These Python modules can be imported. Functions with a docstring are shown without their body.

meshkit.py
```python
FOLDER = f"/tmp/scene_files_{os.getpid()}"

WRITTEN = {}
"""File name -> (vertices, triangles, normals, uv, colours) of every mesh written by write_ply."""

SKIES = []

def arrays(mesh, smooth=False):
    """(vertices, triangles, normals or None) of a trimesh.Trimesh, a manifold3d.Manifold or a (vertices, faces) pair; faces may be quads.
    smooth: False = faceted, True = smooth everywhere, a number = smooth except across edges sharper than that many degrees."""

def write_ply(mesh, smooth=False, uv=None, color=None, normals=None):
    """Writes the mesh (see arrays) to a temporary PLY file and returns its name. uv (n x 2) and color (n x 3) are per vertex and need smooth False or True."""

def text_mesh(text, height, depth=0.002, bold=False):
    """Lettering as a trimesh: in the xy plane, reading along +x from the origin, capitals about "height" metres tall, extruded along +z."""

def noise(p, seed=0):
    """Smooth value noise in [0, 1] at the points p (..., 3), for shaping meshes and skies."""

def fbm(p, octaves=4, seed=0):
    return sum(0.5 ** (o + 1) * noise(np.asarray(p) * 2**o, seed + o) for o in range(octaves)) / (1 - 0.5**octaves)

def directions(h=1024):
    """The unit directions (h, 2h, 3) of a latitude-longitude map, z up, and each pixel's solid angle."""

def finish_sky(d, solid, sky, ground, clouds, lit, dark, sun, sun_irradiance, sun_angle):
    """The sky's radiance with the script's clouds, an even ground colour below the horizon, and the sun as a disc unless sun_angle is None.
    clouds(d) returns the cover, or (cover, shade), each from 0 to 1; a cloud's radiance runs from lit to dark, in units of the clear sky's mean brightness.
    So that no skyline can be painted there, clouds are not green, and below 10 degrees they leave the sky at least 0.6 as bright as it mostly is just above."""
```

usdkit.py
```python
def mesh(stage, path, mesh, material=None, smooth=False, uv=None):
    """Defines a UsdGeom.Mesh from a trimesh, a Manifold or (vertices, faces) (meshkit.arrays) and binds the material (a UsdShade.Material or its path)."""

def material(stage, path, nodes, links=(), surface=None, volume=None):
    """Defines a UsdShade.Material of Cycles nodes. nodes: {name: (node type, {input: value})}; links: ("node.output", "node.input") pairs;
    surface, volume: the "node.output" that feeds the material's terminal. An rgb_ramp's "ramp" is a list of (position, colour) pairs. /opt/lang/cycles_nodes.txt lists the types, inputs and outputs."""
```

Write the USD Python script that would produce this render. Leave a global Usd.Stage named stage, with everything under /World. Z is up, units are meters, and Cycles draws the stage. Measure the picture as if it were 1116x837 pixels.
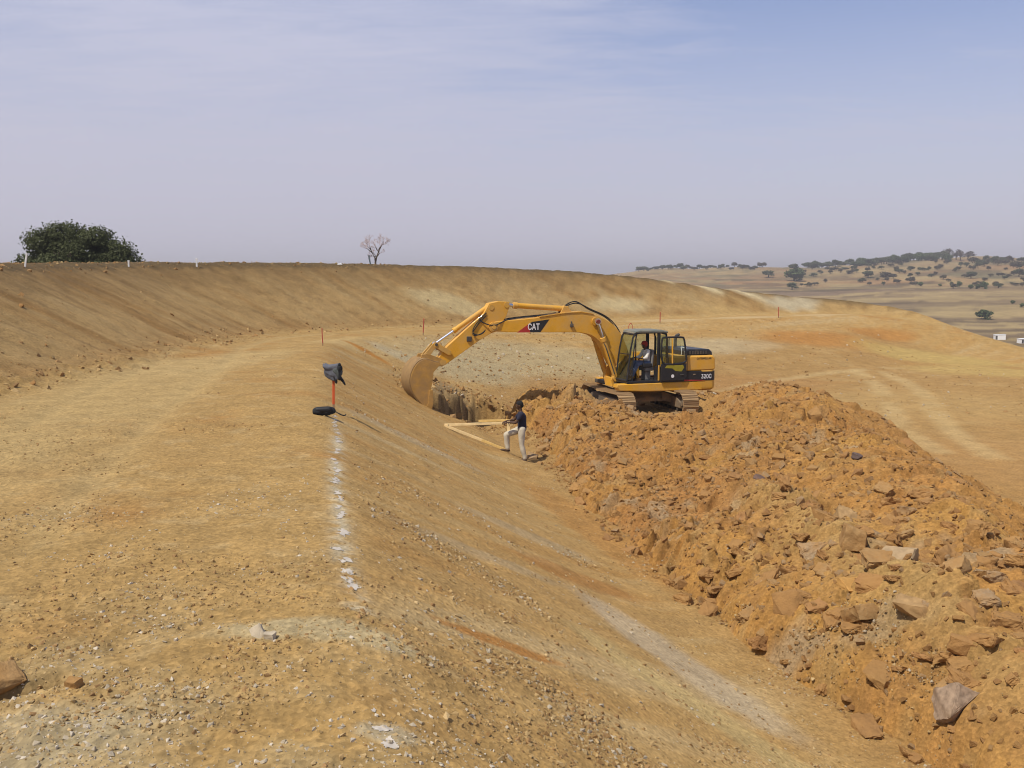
import math, random
import numpy as np, trimesh, manifold3d as m3, usdkit, meshkit
from pxr import Usd, UsdGeom, UsdLux, UsdShade, Sdf, Gf, Vt
from scipy.interpolate import PchipInterpolator
from scipy.ndimage import map_coordinates, gaussian_filter
from scipy.spatial import cKDTree
from meshkit import noise, text_mesh

stage = Usd.Stage.CreateInMemory()
UsdGeom.SetStageUpAxis(stage, 'Z'); UsdGeom.SetStageMetersPerUnit(stage, 1.0)
stage.SetDefaultPrim(UsdGeom.Xform.Define(stage, '/World').GetPrim())
UsdGeom.Scope.Define(stage, '/World/Looks')
rng = np.random.default_rng(7)
PI = math.pi

# ------------------------------------------------------------------ camera, sky, sun, exposure
CAM_H, PITCH = 2.2, math.degrees(math.atan(118.5 / 1080.0))
cam = UsdGeom.Camera.Define(stage, '/World/camera')
cam.AddTranslateOp().Set((0, 0, CAM_H)); cam.AddRotateXOp().Set(90.0 - PITCH)
cam.CreateHorizontalApertureAttr(36.0); cam.CreateVerticalApertureAttr(27.0)
cam.CreateFocalLengthAttr(36.0 * 1080 / 1116); cam.CreateClippingRangeAttr((0.05, 30000.0))
cam.CreateExposureAttr(0.0)
SUN_EL, SUN_AZ = math.radians(56), math.atan2(-0.68, -0.73)      # azimuth of the direction towards the sun, atan2(x, y)
sun = UsdLux.DistantLight.Define(stage, '/World/sun')
sun.CreateIntensityAttr(1.0); sun.CreateAngleAttr(0.5); sun.CreateNormalizeAttr(True); sun.CreateColorAttr((1.0, 0.93, 0.82))
sun.AddRotateXYZOp().Set((90 - math.degrees(SUN_EL), 0, 180 - math.degrees(SUN_AZ)))
SKY = 0.12
HAZE = 0.00026
dome = UsdLux.DomeLight.Define(stage, '/World/sky'); dome.CreateIntensityAttr(1.0)
skym = usdkit.material(stage, '/World/Looks/sky_material', {
    'tc': ('texture_coordinate', {}), 'sep': ('separate_xyz', {}),
    'sky': ('sky_texture', {'sky_type': 'single_scattering', 'sun_disc': False, 'sun_elevation': SUN_EL, 'sun_rotation': SUN_AZ, 'altitude': 1800.0, 'air_density': 1.25, 'aerosol_density': 1.0, 'ozone_density': 1.0}),
    # thin high cloud: direction divided by height gives a flat layer far overhead
    'zc': ('math', {'math_type': 'maximum', 'value2': 0.05}), 'zadd': ('math', {'math_type': 'add', 'value2': 0.10}),
    'dx': ('math', {'math_type': 'divide'}), 'dy': ('math', {'math_type': 'divide'}), 'uv': ('combine_xyz', {'z': 0.0}),
    'map': ('mapping', {'rotation': (0, 0, 0.35), 'scale': (0.75, 1.15, 1.0), 'location': (1.3, 0.4, 0.0)}),
    'n1': ('noise_texture', {'scale': 0.55, 'detail': 9.0, 'roughness': 0.62, 'distortion': 0.3}),
    'r1': ('rgb_ramp', {'ramp': [(0.0, (0.0,) * 3), (0.30, (0.06,) * 3), (0.48, (0.55,) * 3), (0.66, (0.86,) * 3), (1.0, (0.95,) * 3)]}),
    'map2': ('mapping', {'rotation': (0, 0, 0.25), 'scale': (1.6, 5.0, 1.0)}), 'n2': ('noise_texture', {'scale': 1.6, 'detail': 7.0, 'roughness': 0.62, 'distortion': 0.6}), 'na': ('math', {'math_type': 'multiply_add', 'value2': 0.40, 'value3': -0.20}), 'ns': ('math', {'math_type': 'add'}),
    # a sheet of thin cloud to the left, breaking up towards the right
    'gx': ('map_range', {'from_min': -0.7, 'from_max': 1.1, 'to_min': 0.075, 'to_max': -0.20, 'clamp': True, 'range_type': 'smoothstep'}), 'ng': ('math', {'math_type': 'add'}),
    'hz': ('map_range', {'from_min': 0.0, 'from_max': 0.34, 'to_min': 0.92, 'to_max': 0.0, 'clamp': True, 'range_type': 'smoothstep'}),
    'cl': ('mix', {'mix_type': 'mix', 'color2': (5.0, 5.15, 6.45)}), 'ch': ('mix', {'mix_type': 'mix', 'color2': (4.65, 4.5, 5.35)}),
    'tint': ('mix', {'mix_type': 'multiply', 'fac': 1.0, 'color2': (.88, .84, 1.0)}), 'bg': ('background_shader', {'strength': SKY})},
    [('tc.generated', 'sep.vector'), ('sep.z', 'zc.value1'), ('zc.value', 'zadd.value1'), ('sep.x', 'dx.value1'), ('zadd.value', 'dx.value2'), ('sep.y', 'dy.value1'), ('zadd.value', 'dy.value2'),
     ('dx.value', 'uv.x'), ('dy.value', 'uv.y'), ('uv.vector', 'map.vector'), ('map.vector', 'n1.vector'), ('uv.vector', 'map2.vector'), ('map2.vector', 'n2.vector'), ('n2.fac', 'na.value1'), ('n1.fac', 'ns.value1'), ('na.value', 'ns.value2'), ('dx.value', 'gx.value'), ('ns.value', 'ng.value1'), ('gx.result', 'ng.value2'), ('ng.value', 'r1.fac'), ('sep.z', 'hz.value'), ('r1.color', 'cl.fac'), ('hz.result', 'ch.fac'),
     ('sky.color', 'tint.color1'), ('tint.color', 'cl.color1'), ('cl.color', 'ch.color1'), ('ch.color', 'bg.color')], surface='bg.background')
UsdShade.MaterialBindingAPI.Apply(dome.GetPrim()).Bind(skym)
for k, v in (('kind', 'structure'), ('label', 'hazy pale blue sky with thin streaks of high cloud')):
    dome.GetPrim().SetCustomDataByKey(k, v)

# ------------------------------------------------------------------ small helpers
used = {}
def numbered(parent, name):
    k = (parent, name); n = used.get(k, 0); used[k] = n + 1
    return f'{parent}/{name}' if n == 0 else f'{parent}/{name}_{n:03d}'
def tag(p, label=None, cat=None, group=None, kind=None):
    p = p.GetPrim() if hasattr(p, 'GetPrim') else p
    for k, v in (('label', label), ('category', cat), ('group', group), ('kind', kind)):
        if v: p.SetCustomDataByKey(k, v)
    return p
def path_of(p): return str(p.GetPath()) if p is not None else '/World'
def thing(name, label=None, cat=None, loc=(0, 0, 0), rz=0.0, group=None, parent=None, kind=None):
    x = UsdGeom.Xform.Define(stage, numbered(path_of(parent), name))
    if parent is None: x.AddTranslateOp().Set(tuple(float(c) for c in loc)); x.AddRotateZOp().Set(math.degrees(rz))
    return tag(x, label, cat, group, kind)
def obj(name, mesh, mat, parent=None, smooth=False, **k):
    if isinstance(mesh, list): mesh = cat_(mesh)
    m = usdkit.mesh(stage, numbered(path_of(parent), name), mesh, mat, smooth=smooth)
    return tag(m, **k)
def cat_(ms):
    vs, fs, n = [], [], 0
    for m in ms:
        v, f, _ = meshkit.arrays(m)
        vs.append(v); fs.append(f + n); n += len(v)
    return trimesh.Trimesh(np.vstack(vs), np.vstack(fs), process=False)
def fbm(x, y, freq, octs=4, seed=0, rough=0.5):
    p = np.stack([x * freq, y * freq, np.full_like(x, 0.37)], -1); o = 0; a = 1; t = 0
    for i in range(octs):
        o = o + a * noise(p, seed + i * 13); t += a; a *= rough; p = p * 2.03 + 5.1
    return o / t
def sst(a, b, x):
    t = np.clip((x - a) / (b - a), 0, 1); return t * t * (3 - 2 * t)
def lerp(a, b, t): return a + (b - a) * t

# ------------------------------------------------------------------ materials
def soil_material(name, attr=True, base=(0.4, 0.25, 0.12), fine=1.0, bump=1.0):
    n = {'g': ('geometry', {}), 
         'n1': ('noise_texture', {'scale': 1.7, 'detail': 6.0, 'roughness': 0.62}), 'n2': ('noise_texture', {'scale': 17.0, 'detail': 5.0, 'roughness': 0.7}),
         'v': ('voronoi_texture', {'scale': 26.0, 'feature': 'f1', 'randomness': 1.0}), 'v2': ('voronoi_texture', {'scale': 9.0, 'feature': 'f1'}),
         'r1': ('map_range', {'from_min': 0.3, 'from_max': 0.7, 'to_min': 0.84, 'to_max': 1.14}), 'r2': ('map_range', {'from_min': 0.25, 'from_max': 0.75, 'to_min': 1 - 0.30 * fine, 'to_max': 1 + 0.28 * fine}),
         'sv': ('separate_color', {}), 'rv': ('map_range', {'from_min': 0.0, 'from_max': 1.0, 'to_min': 1 - 0.16 * fine, 'to_max': 1 + 0.16 * fine}),
         'm1': ('math', {'math_type': 'multiply'}), 'm2': ('math', {'math_type': 'multiply'}), 'mul': ('mix', {'mix_type': 'multiply', 'fac': 1.0}),
         'bs': ('math', {'math_type': 'multiply_add', 'value2': 0.55}), 'bv': ('math', {'math_type': 'multiply', 'value2': 0.35}),
         'b': ('bump', {'strength': 0.75 * bump, 'distance': 0.035}), 'p': ('principled_bsdf', {'roughness': 0.95, 'specular_ior_level': 0.12, 'diffuse_roughness': 0.6})}
    l = [('g.position', 'n1.vector'), ('g.position', 'n2.vector'), ('g.position', 'v.vector'), ('g.position', 'v2.vector'), ('n1.fac', 'r1.value'), ('n2.fac', 'r2.value'), ('v.color', 'sv.color'), ('sv.r', 'rv.value'),
         ('r1.result', 'm1.value1'), ('r2.result', 'm1.value2'), ('m1.value', 'm2.value1'), ('rv.result', 'm2.value2'), ('m2.value', 'mul.color2'),
         ('v.distance', 'bv.value1'), ('n2.fac', 'bs.value1'), ('bv.value', 'bs.value3'), ('bs.value', 'b.height'), ('b.normal', 'p.normal'), ('mul.color', 'p.base_color')]
    if attr:
        n['a'] = ('attribute', {'attribute': 'albedo'}); l.append(('a.color', 'mul.color1'))
    else: n['mul'][1]['color1'] = base
    return usdkit.material(stage, '/World/Looks/' + name, n, l, surface='p.BSDF')
SOIL = soil_material('soil')
SOIL_FAR = usdkit.material(stage, '/World/Looks/far_ground', {'a': ('attribute', {'attribute': 'albedo'}), 'g': ('geometry', {}), 'n': ('noise_texture', {'scale': 0.06, 'detail': 8.0, 'roughness': 0.75}),
    'r': ('map_range', {'from_min': 0.3, 'from_max': 0.7, 'to_min': 0.78, 'to_max': 1.22}), 'mul': ('mix', {'mix_type': 'multiply', 'fac': 1.0}), 'p': ('principled_bsdf', {'roughness': 1.0, 'specular_ior_level': 0.05})},
    [('g.position', 'n.vector'), ('n.fac', 'r.value'), ('a.color', 'mul.color1'), ('r.result', 'mul.color2'), ('mul.color', 'p.base_color')], surface='p.BSDF')

def mat(name, col, rough=0.6, var=0.12, scale=6.0, metallic=0.0, spec=0.4, dust=0.0, bump=0.0, coat=0.0, objrand=0.0, dustcol=(0.42, 0.29, 0.15), dscale=2.2):
    n = {'tc': ('texture_coordinate', {}), 'n': ('noise_texture', {'scale': scale, 'detail': 6.0, 'roughness': 0.65}),
         'r': ('map_range', {'from_min': 0.3, 'from_max': 0.7, 'to_min': 1 - var, 'to_max': 1 + var}), 'mul': ('mix', {'mix_type': 'multiply', 'fac': 1.0, 'color1': col}),
         'p': ('principled_bsdf', {'roughness': rough, 'metallic': metallic, 'specular_ior_level': spec, 'coat_weight': coat})}
    l = [('tc.object', 'n.vector'), ('n.fac', 'r.value'), ('r.result', 'mul.color2')]
    out = 'mul.color'
    if objrand:
        n.update({'oi': ('object_info', {}), 'ro': ('map_range', {'to_min': 1 - objrand, 'to_max': 1 + objrand}), 'mo': ('mix', {'mix_type': 'multiply', 'fac': 1.0})})
        l += [('oi.random', 'ro.value'), (out, 'mo.color1'), ('ro.result', 'mo.color2')]; out = 'mo.color'
    if dust:
        n.update({'dn': ('noise_texture', {'scale': dscale, 'detail': 7.0, 'roughness': 0.7}), 'dr': ('map_range', {'from_min': 0.62 - 0.32 * dust, 'from_max': 0.92 - 0.32 * dust, 'to_min': 0.0, 'to_max': min(0.95, 0.35 + 0.6 * dust), 'clamp': True}),
                  'dm': ('mix', {'mix_type': 'mix', 'color2': dustcol}), 'rr': ('map_range', {'to_min': rough, 'to_max': 0.95})})
        l += [('tc.object', 'dn.vector'), ('dn.fac', 'dr.value'), ('dr.result', 'dm.fac'), (out, 'dm.color1'), ('dr.result', 'rr.value'), ('rr.result', 'p.roughness')]; out = 'dm.color'
    if bump:
        n['b'] = ('bump', {'strength': 0.6, 'distance': bump}); l += [('n.fac', 'b.height'), ('b.normal', 'p.normal')]
    l.append((out, 'p.base_color'))
    return usdkit.material(stage, '/World/Looks/' + name, n, l, surface='p.BSDF')

# ------------------------------------------------------------------ the terrain: a bench road above a curved cut
#        x,     y,    z edge, road width, bank height, run of inner slope, outer fall
EDGE = np.array([
    (2.2, -14.0, 0.10, 7.5, 2.2, 5.2, 0.0), (0.9, -4.0, 0.05, 7.2, 2.2, 5.2, 0.0), (-0.7, 5.0, 0.0, 7.0, 2.3, 5.3, 0.0), (-3.0, 15.6, 0.0, 6.8, 2.4, 5.6, 0.0),
    (-4.8, 25.0, -0.10, 5.0, 2.55, 5.4, 0.0), (-6.3, 34.0, -0.22, 4.2, 2.8, 5.0, 0.0), (-6.6, 40.0, -0.35, 4.0, 3.1, 7.3, 0.0), (-4.2, 46.0, -0.50, 4.5, 3.4, 9.0, 0.0),
    (0.5, 53.0, -0.65, 5.0, 3.6, 11.0, 0.0), (6.8, 60.0, -0.74, 5.0, 3.6, 13.0, 0.0), (16.0, 68.0, -0.78, 5.0, 3.1, 17.0, 0.02), (26.0, 75.0, -0.80, 5.0, 1.25, 19.0, 0.12),
    (31.0, 71.0, -1.75, 1.5, 0.0, 16.0, 0.22), (34.0, 63.0, -3.15, 1.0, 0.0, 12.0, 0.22), (36.0, 54.0, -3.5, 1.0, 0.0, 10.0, 0.2), (40.0, 40.0, -3.4, 4.0, 0.0, 8.0, 0.2), (44.0, 10.0, -3.6, 4.0, 0.0, 8.0, 0.2)])
FLOOR = -3.0
def build_macro():
    c = EDGE; t = np.r_[0, np.cumsum(np.hypot(*np.diff(c[:, :2], axis=0).T))]
    tt = np.arange(0, t[-1], 0.7); L = np.stack([PchipInterpolator(t, c[:, k])(tt) for k in range(7)], 1)
    gx = np.arange(-62, 62.01, 0.25); gy = np.arange(-14, 112.01, 0.25)
    X, Y = np.meshgrid(gx, gy, indexing='ij'); P = np.stack([X.ravel(), Y.ravel()], 1)
    tan = np.gradient(L[:, :2], axis=0); tan /= np.linalg.norm(tan, axis=1, keepdims=True)
    fine = np.stack([PchipInterpolator(t, c[:, k])(np.arange(0, t[-1], 0.05)) for k in range(2)], 1)
    ft = np.gradient(fine, axis=0); tr = cKDTree(fine); d, i = tr.query(P)
    q = P - fine[i]; side = np.where(ft[i, 0] * q[:, 1] - ft[i, 1] * q[:, 0] < 0, 1.0, -1.0)
    s = d * side
    att = np.zeros((len(P), 5))
    for a in range(0, len(P), 20000):
        dd = ((P[a:a + 20000, None] - L[None, :, :2]) ** 2).sum(-1); w = 1 / (dd + 0.15) ** 3; w /= w.sum(1, keepdims=True); att[a:a + 20000] = w @ L[:, 2:7]
    ze, W, Hb, run, fall = att.T
    o = -s
    prof = np.clip(s / run, 0, 1.3); pr = np.where(prof < 0.78, prof * 1.09, 0.0)
    pr = 1.09 * prof - 0.0; k = 0.10; pr = -k * np.log(np.exp(-pr / k) + np.exp(-1.0 / k)); pr = np.where(s < 0, 0, pr)
    zin = ze + (FLOOR - ze) * pr / 0.995
    rb = np.maximum(Hb * 1.75, 0.5); u = (o - W) / rb
    up = 0.5 * (u + np.sqrt(u * u + 0.004)); k = 0.05; up = -k * np.log(np.exp(-np.minimum(up, 3) / k) + np.exp(-1.0 / k))
    zout = ze + Hb * up - 0.02 * np.maximum(o - W - rb, 0) - fall * np.maximum(o - W - 0.8 * rb, 0) + 0.0 * o
    z = np.where(s > 0, zin, zout).reshape(X.shape)
    z = gaussian_filter(z, 0.9)
    sh = lambda a: a.reshape(X.shape)
    return gx, gy, z, sh(s), sh(W), sh(Hb), sh(i * 0.05)
GX, GY, MZ, MS, MW, MH, MA = build_macro()
def field(a, x, y): return map_coordinates(a, [(x - GX[0]) / 0.25, (y - GY[0]) / 0.25], order=1, mode='nearest')
FR = np.log([90, 140, 220, 350, 600, 1000, 1500, 2200, 3500, 9000])
def far_z(x, y):
    r = np.hypot(x, y) + 1e-6; az = np.arctan2(x, y)
    right = sst(0.02, 0.16, az)
    ridge = np.interp(az, [0.0, 0.1, 0.2, 0.3, 0.36, 0.42, 0.46, 0.52, 0.6, 0.8], [9, 12, 11, 15, 24, 29, 27, 22, 20, 12])
    lr = np.log(r); a = np.interp(lr, FR, [-6, -12, -21, -29, -23, -9, 0, -20, -45, -75]); b = np.interp(lr, FR, [0, 0, 0, 0, 0, 0.25, 1, 0.6, 0.1, 0])
    zr = a + b * ridge
    zl = np.interp(lr, FR, [1.2, 0.5, -0.5, -2, -4, -8, -12, -20, -45, -75])
    z = lerp(zl, zr, right)
    und = (fbm(x, y, 1 / 260.0, 4, 91) - 0.5) * np.interp(r, [90, 300, 1500], [0.0, 5.0, 16.0]) + (fbm(x, y, 1 / 40.0, 3, 92) - 0.5) * np.interp(r, [90, 300, 800, 1100, 1500], [0.0, 0.8, 1.5, 7.0, 7.0])
    return z + und * right
def macro(x, y):
    r = np.hypot(x, y); zn = map_coordinates(MZ, [(x - GX[0]) / 0.25, (y - GY[0]) / 0.25], order=1, mode='nearest')
    az = np.arctan2(x, y)
    r0 = np.interp(az, [0.0, 0.1, 0.3, 0.5], [110, 98, 92, 76]); t = sst(0, 1, (r - r0) / (r0 * 0.6))
    t = np.where(az > 0.75, sst(50, 90, r), t)
    return lerp(zn, far_z(x, y), t)
def excavation(x, y):
    """The hole under the bucket and the trench along the foot of the slope."""
    w = 0.55 * (fbm(x, y, 1.3, 5, 81, 0.68) - 0.5); u = (x + 1.75) * 0.46 + (y - 36.2) * 0.888; v = (x + 1.75) * 0.888 - (y - 36.2) * 0.46
    a = -1.75 * (1 - sst(0.86, 1.02, (np.abs(u / 2.3) ** 2.5 + np.abs(v / 0.95) ** 2.5) ** 0.4 + w))
    b = -0.55 * (1 - sst(0.6, 1.2, (np.abs(u / 2.6) ** 2.5 + np.abs(v / 1.35) ** 2.5) ** 0.4 + 1.6 * w)) * sst(.35, .6, fbm(x, y, 2.1, 4, 84, .65))
    c = -0.28 * np.exp(-(((x - 0.5 + 0.25 * (y - 29.5)) / 0.75) ** 2) ** 1.3) * sst(26.5, 28.5, y) * (1 - sst(34, 37, y))
    hu = (x + 2.62) * .83 + (y - 5.16) * .55; hv = -(x + 2.62) * .55 + (y - 5.16) * .83; e = -0.15 * (1 - sst(.55, 1.05, np.hypot(hu / .26, hv / .12) + .8 * (fbm(x, y, 6.0, 3, 83) - .5)))
    return a + b * (1 - a / -1.75) + c + e
def detail(x, y, s, W, Hb):
    r = np.hypot(x, y); near = 1 - sst(70, 110, r); o = -s
    road = sst(-0.3, 0.3, o) * (1 - sst(-0.4, 0.4, o - W)); bank = sst(-0.3, 0.5, o - W) * sst(0.2, 1.0, Hb); slope = sst(-0.1, 0.6, s) * (1 - sst(5.0, 7.5, s)); floor = sst(4.0, 8.0, s)
    n1 = fbm(x, y, 0.9, 5, 11) - 0.5; n2 = fbm(x, y, 5.0, 4, 12, 0.6) - 0.5
    d = road * (0.10 * n1 + 0.05 * n2 * sst(0.35, 0.65, fbm(x, y, 0.7, 3, 21)) + 0.022 * n2)
    ww = 0.5 * (noise(np.stack([x * .08, y * .08, x * 0], -1), 3) - .5); rut = np.exp(-((o - 2.7 - ww) / .20) ** 2) + np.exp(-((o - 4.5 - ww) / .20) ** 2); d = d * (1 - .6 * np.clip(rut, 0, 1) * road) - 0.035 * road * rut * sst(6, 10, r)
    # foreground hump and clods
    fg = 1 - sst(5.0, 9.5, r); d = d + fg * (0.16 * (fbm(x, y, 0.55, 3, 31) - 0.45) + 0.075 * (fbm(x, y, 7.0, 4, 32, 0.65) - 0.5))
    ca, sa = math.cos(0.78), math.sin(0.78); u = x * ca - y * sa; v = x * sa + y * ca
    d = d + slope * (0.07 * (fbm(u * 2.2, v * 0.22, 1.0, 4, 41, 0.6) - 0.5) + 0.05 * n2 + 0.05 * n1)
    u = field(MA, x, y) + 0.25 * o; v = o
    d = d + bank * (0.20 * (fbm(u * 1.6, v * 0.30, 1.0, 5, 51, 0.6) - 0.5) + 0.10 * (fbm(x, y, 2.0, 3, 52) - 0.5))
    toe = np.exp(-((o - W) / 0.5) ** 2) * (Hb > 0.5) * np.clip(1.2 - r / 45, 0, 1); d = d + toe * (0.10 + 0.5 * np.maximum(fbm(x, y, 2.6, 4, 61, 0.6) - 0.42, 0))
    d = d + floor * (0.16 * n1 + 0.04 * n2)
    return d * near
def ground_z(x, y):
    x = np.asarray(x, float); y = np.asarray(y, float)
    s, W, Hb = field(MS, x, y), field(MW, x, y), field(MH, x, y)
    return macro(x, y) + excavation(x, y) + detail(x, y, s, W, Hb)

# ------------------------------------------------------------------ what colour the soil has where (its own colour: dust, clay, gravel, lime, ploughed land)
TONE = np.array([0.79, 0.775, 0.64])
C_ = lambda *c: np.array(c, float)
def paint(col, m, c): return col + (np.asarray(c) - col) * np.clip(m, 0, 1)[:, None]
def blob(x, y, cx, cy, rx, ry, rot=0.0, warp=0.35, seed=0, f=None):
    c, s = math.cos(rot), math.sin(rot); u = ((x - cx) * c + (y - cy) * s) / rx; v = (-(x - cx) * s + (y - cy) * c) / ry
    d = np.hypot(u, v) + warp * 2 * (fbm(x, y, f or 2.2 / (rx + ry), 4, 200 + seed, 0.65) - 0.5)
    return 1 - sst(0.55, 1.1, d)
PATCHES = [(10.0, 65.2, 4.2, 1.7, 0.72, (.56, .42, .26), 0.7), (17.0, 70.9, 4.2, 1.5, 0.62, (.57, .43, .27), 0.75), (23.5, 75.6, 3.8, 1.3, 0.60, (.57, .43, .27), 0.7), (1.0, 56.6, 4.5, 1.7, 0.80, (.54, .40, .23), 0.6),(-7.6, 19.0, 1.9, 9.0, 0.12, (.52, .375, .19), 0.75), (-6.8, 9.0, 2.6, 6.0, 0.0, (.51, .365, .185), 0.6), (-8.0, 27.0, 1.6, 6.0, -0.1, (.53, .385, .20), 0.7), (-5.8, 40.0, 1.5, 5.0, -0.3, (.53, .385, .20), 0.7),   # (cx, cy, rx, ry, rotation, colour, strength) on the ground
    (1.95, 11.2, 1.8, 0.75, -0.88, (.50, .405, .31), 0.8), (1.95, 9.35, 1.7, 0.55, -0.46, (.52, .39, .20), 0.8), (-0.05, 7.58, 0.75, 0.13, 0.70, (.42, .19, .05), 0.85), (0.3, 15.0, 1.8, 0.35, 0.78, (.45, .36, .25), 0.55),
    (-1.9, 19.5, 2.4, 0.45, 0.85, (.46, .38, .28), 0.55), (-0.2, 11.2, 1.5, 0.25, 0.8, (.46, .36, .25), 0.5), (0.9, 13.4, 1.6, 0.40, 0.8, (.38, .18, .06), 0.6), (1.6, 19.5, 5.0, 0.8, -1.28, (.42, .21, .065), 0.6),
    (-5.6, 38.3, 1.3, 0.45, -0.7, (.48, .215, .045), 0.9), (-4.6, 40.6, 1.8, 0.8, -0.6, (.46, .39, .29), 0.8),
    (0.5, 46.0, 7.5, 3.2, 0.75, (.45, .36, .23), 0.85), (-2.0, 42.0, 3.5, 2.0, 0.6, (.44, .36, .24), 0.8), (9.5, 55.0, 6.0, 2.5, 0.7, (.46, .37, .24), 0.5), (3.5, 43.5, 4.0, 1.3, 0.3, (.40, .23, .10), 0.6), (12.5, 57.0, 4.5, 2.0, 0.6, (.52, .43, .31), 0.45),
    (-3.6, 59.0, 3.6, 1.5, 0.5, (.55, .44, .27), 0.8), (7.5, 69.5, 4.0, 1.2, 0.7, (.60, .50, .33), 0.7), (11.6, 78.3, 1.5, 0.7, -0.6, (.68, .58, .40), 0.85), (15.2, 79.0, 2.4, 0.8, -0.3, (.70, .60, .42), 0.9), (18.6, 80.4, 2.2, 0.6, -0.2, (.68, .58, .42), 0.85), (16.0, 75.0, 4.0, 1.2, 0.55, (.52, .36, .17), 0.7), (22.5, 80.5, 3.0, 1.2, 0.35, (.52, .46, .37), 0.85),
    (19.5, 62.5, 5.5, 2.6, 0.4, (.45, .22, .07), 0.8), (25.5, 68.5, 3.5, 1.8, 0.6, (.45, .215, .065), 0.75), (11.0, 47.0, 6.0, 3.0, 0.3, (.39, .215, .09), 0.6), (26.0, 61.0, 5.5, 4.0, -0.5, (.50, .365, .15), 0.8), (27.0, 54.0, 6.0, 4.0, -0.4, (.50, .36, .15), 0.75), (17.0, 40.0, 6.0, 6.0, 0.0, (.46, .31, .145), 0.6),
    (15.0, 27.0, 4.0, 6.0, 0.1, (.42, .25, .11), 0.7), (-2.4, 37.6, 1.5, 1.3, 0.0, (.30, .215, .13), 0.8),
    (-2.5, 4.4, 1.0, 0.5, 0.4, (.47, .40, .29), 0.6), (-0.62, 4.75, 0.2, 0.14, 0.3, (.55, .49, .39), 0.6), (-1.2, 6.0, 0.9, 0.22, 0.1, (.52, .44, .30), 0.7)]
LIME_LINE = np.array([(-1.0, 6.3), (-1.13, 6.95), (-1.25, 7.3), (-1.45, 8.2), (-1.67, 9.4), (-1.98, 10.95), (-2.54, 14.25), (-3.0, 16.6)])
TRACKS = [[(18.5, 53.0), (17.6, 48.0), (16.3, 43.0), (14.6, 37.5), (13.3, 33.0), (12.7, 29.0)], [(20.0, 53.5), (19.3, 48.5), (18.0, 43.0), (16.2, 37.5), (14.6, 32.0), (13.9, 28.0)], [(9.5, 44.5), (13.0, 48.5), (17.5, 52.5), (22.0, 55.5)]]
FIELDS = [   # (x, y, half width, half depth, rotation, colour, strength): ploughed and stubble fields in the valley
    (228, 440, 70, 22, 0.12, (.25, .18, .125), 0.95), (270, 500, 60, 30, 0.1, (.28, .205, .14), 0.8), (190, 560, 60, 30, -0.05, (.33, .235, .16), 0.8), (205, 690, 70, 40, 0.05, (.28, .205, .135), 0.85),
    (330, 720, 90, 30, 0.0, (.31, .225, .145), 0.85), (300, 620, 70, 30, 0.03, (.48, .365, .215), 0.8), (390, 800, 110, 40, 0.0, (.30, .215, .14), 0.8), (250, 820, 60, 40, 0.1, (.25, .175, .14), 0.8), (420, 930, 130, 60, 0.0, (.50, .375, .215), 0.8), (290, 980, 90, 60, 0.1, (.42, .235, .13), 0.7)]
def soil_albedo(x, y, s, W, Hb):
    r = np.hypot(x, y); q = r > 190; out = np.empty((len(x), 3))
    for m in (q, ~q):
        if m.any(): out[m] = soil_albedo_(x[m], y[m], s[m], W[m], Hb[m])
    return out
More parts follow.
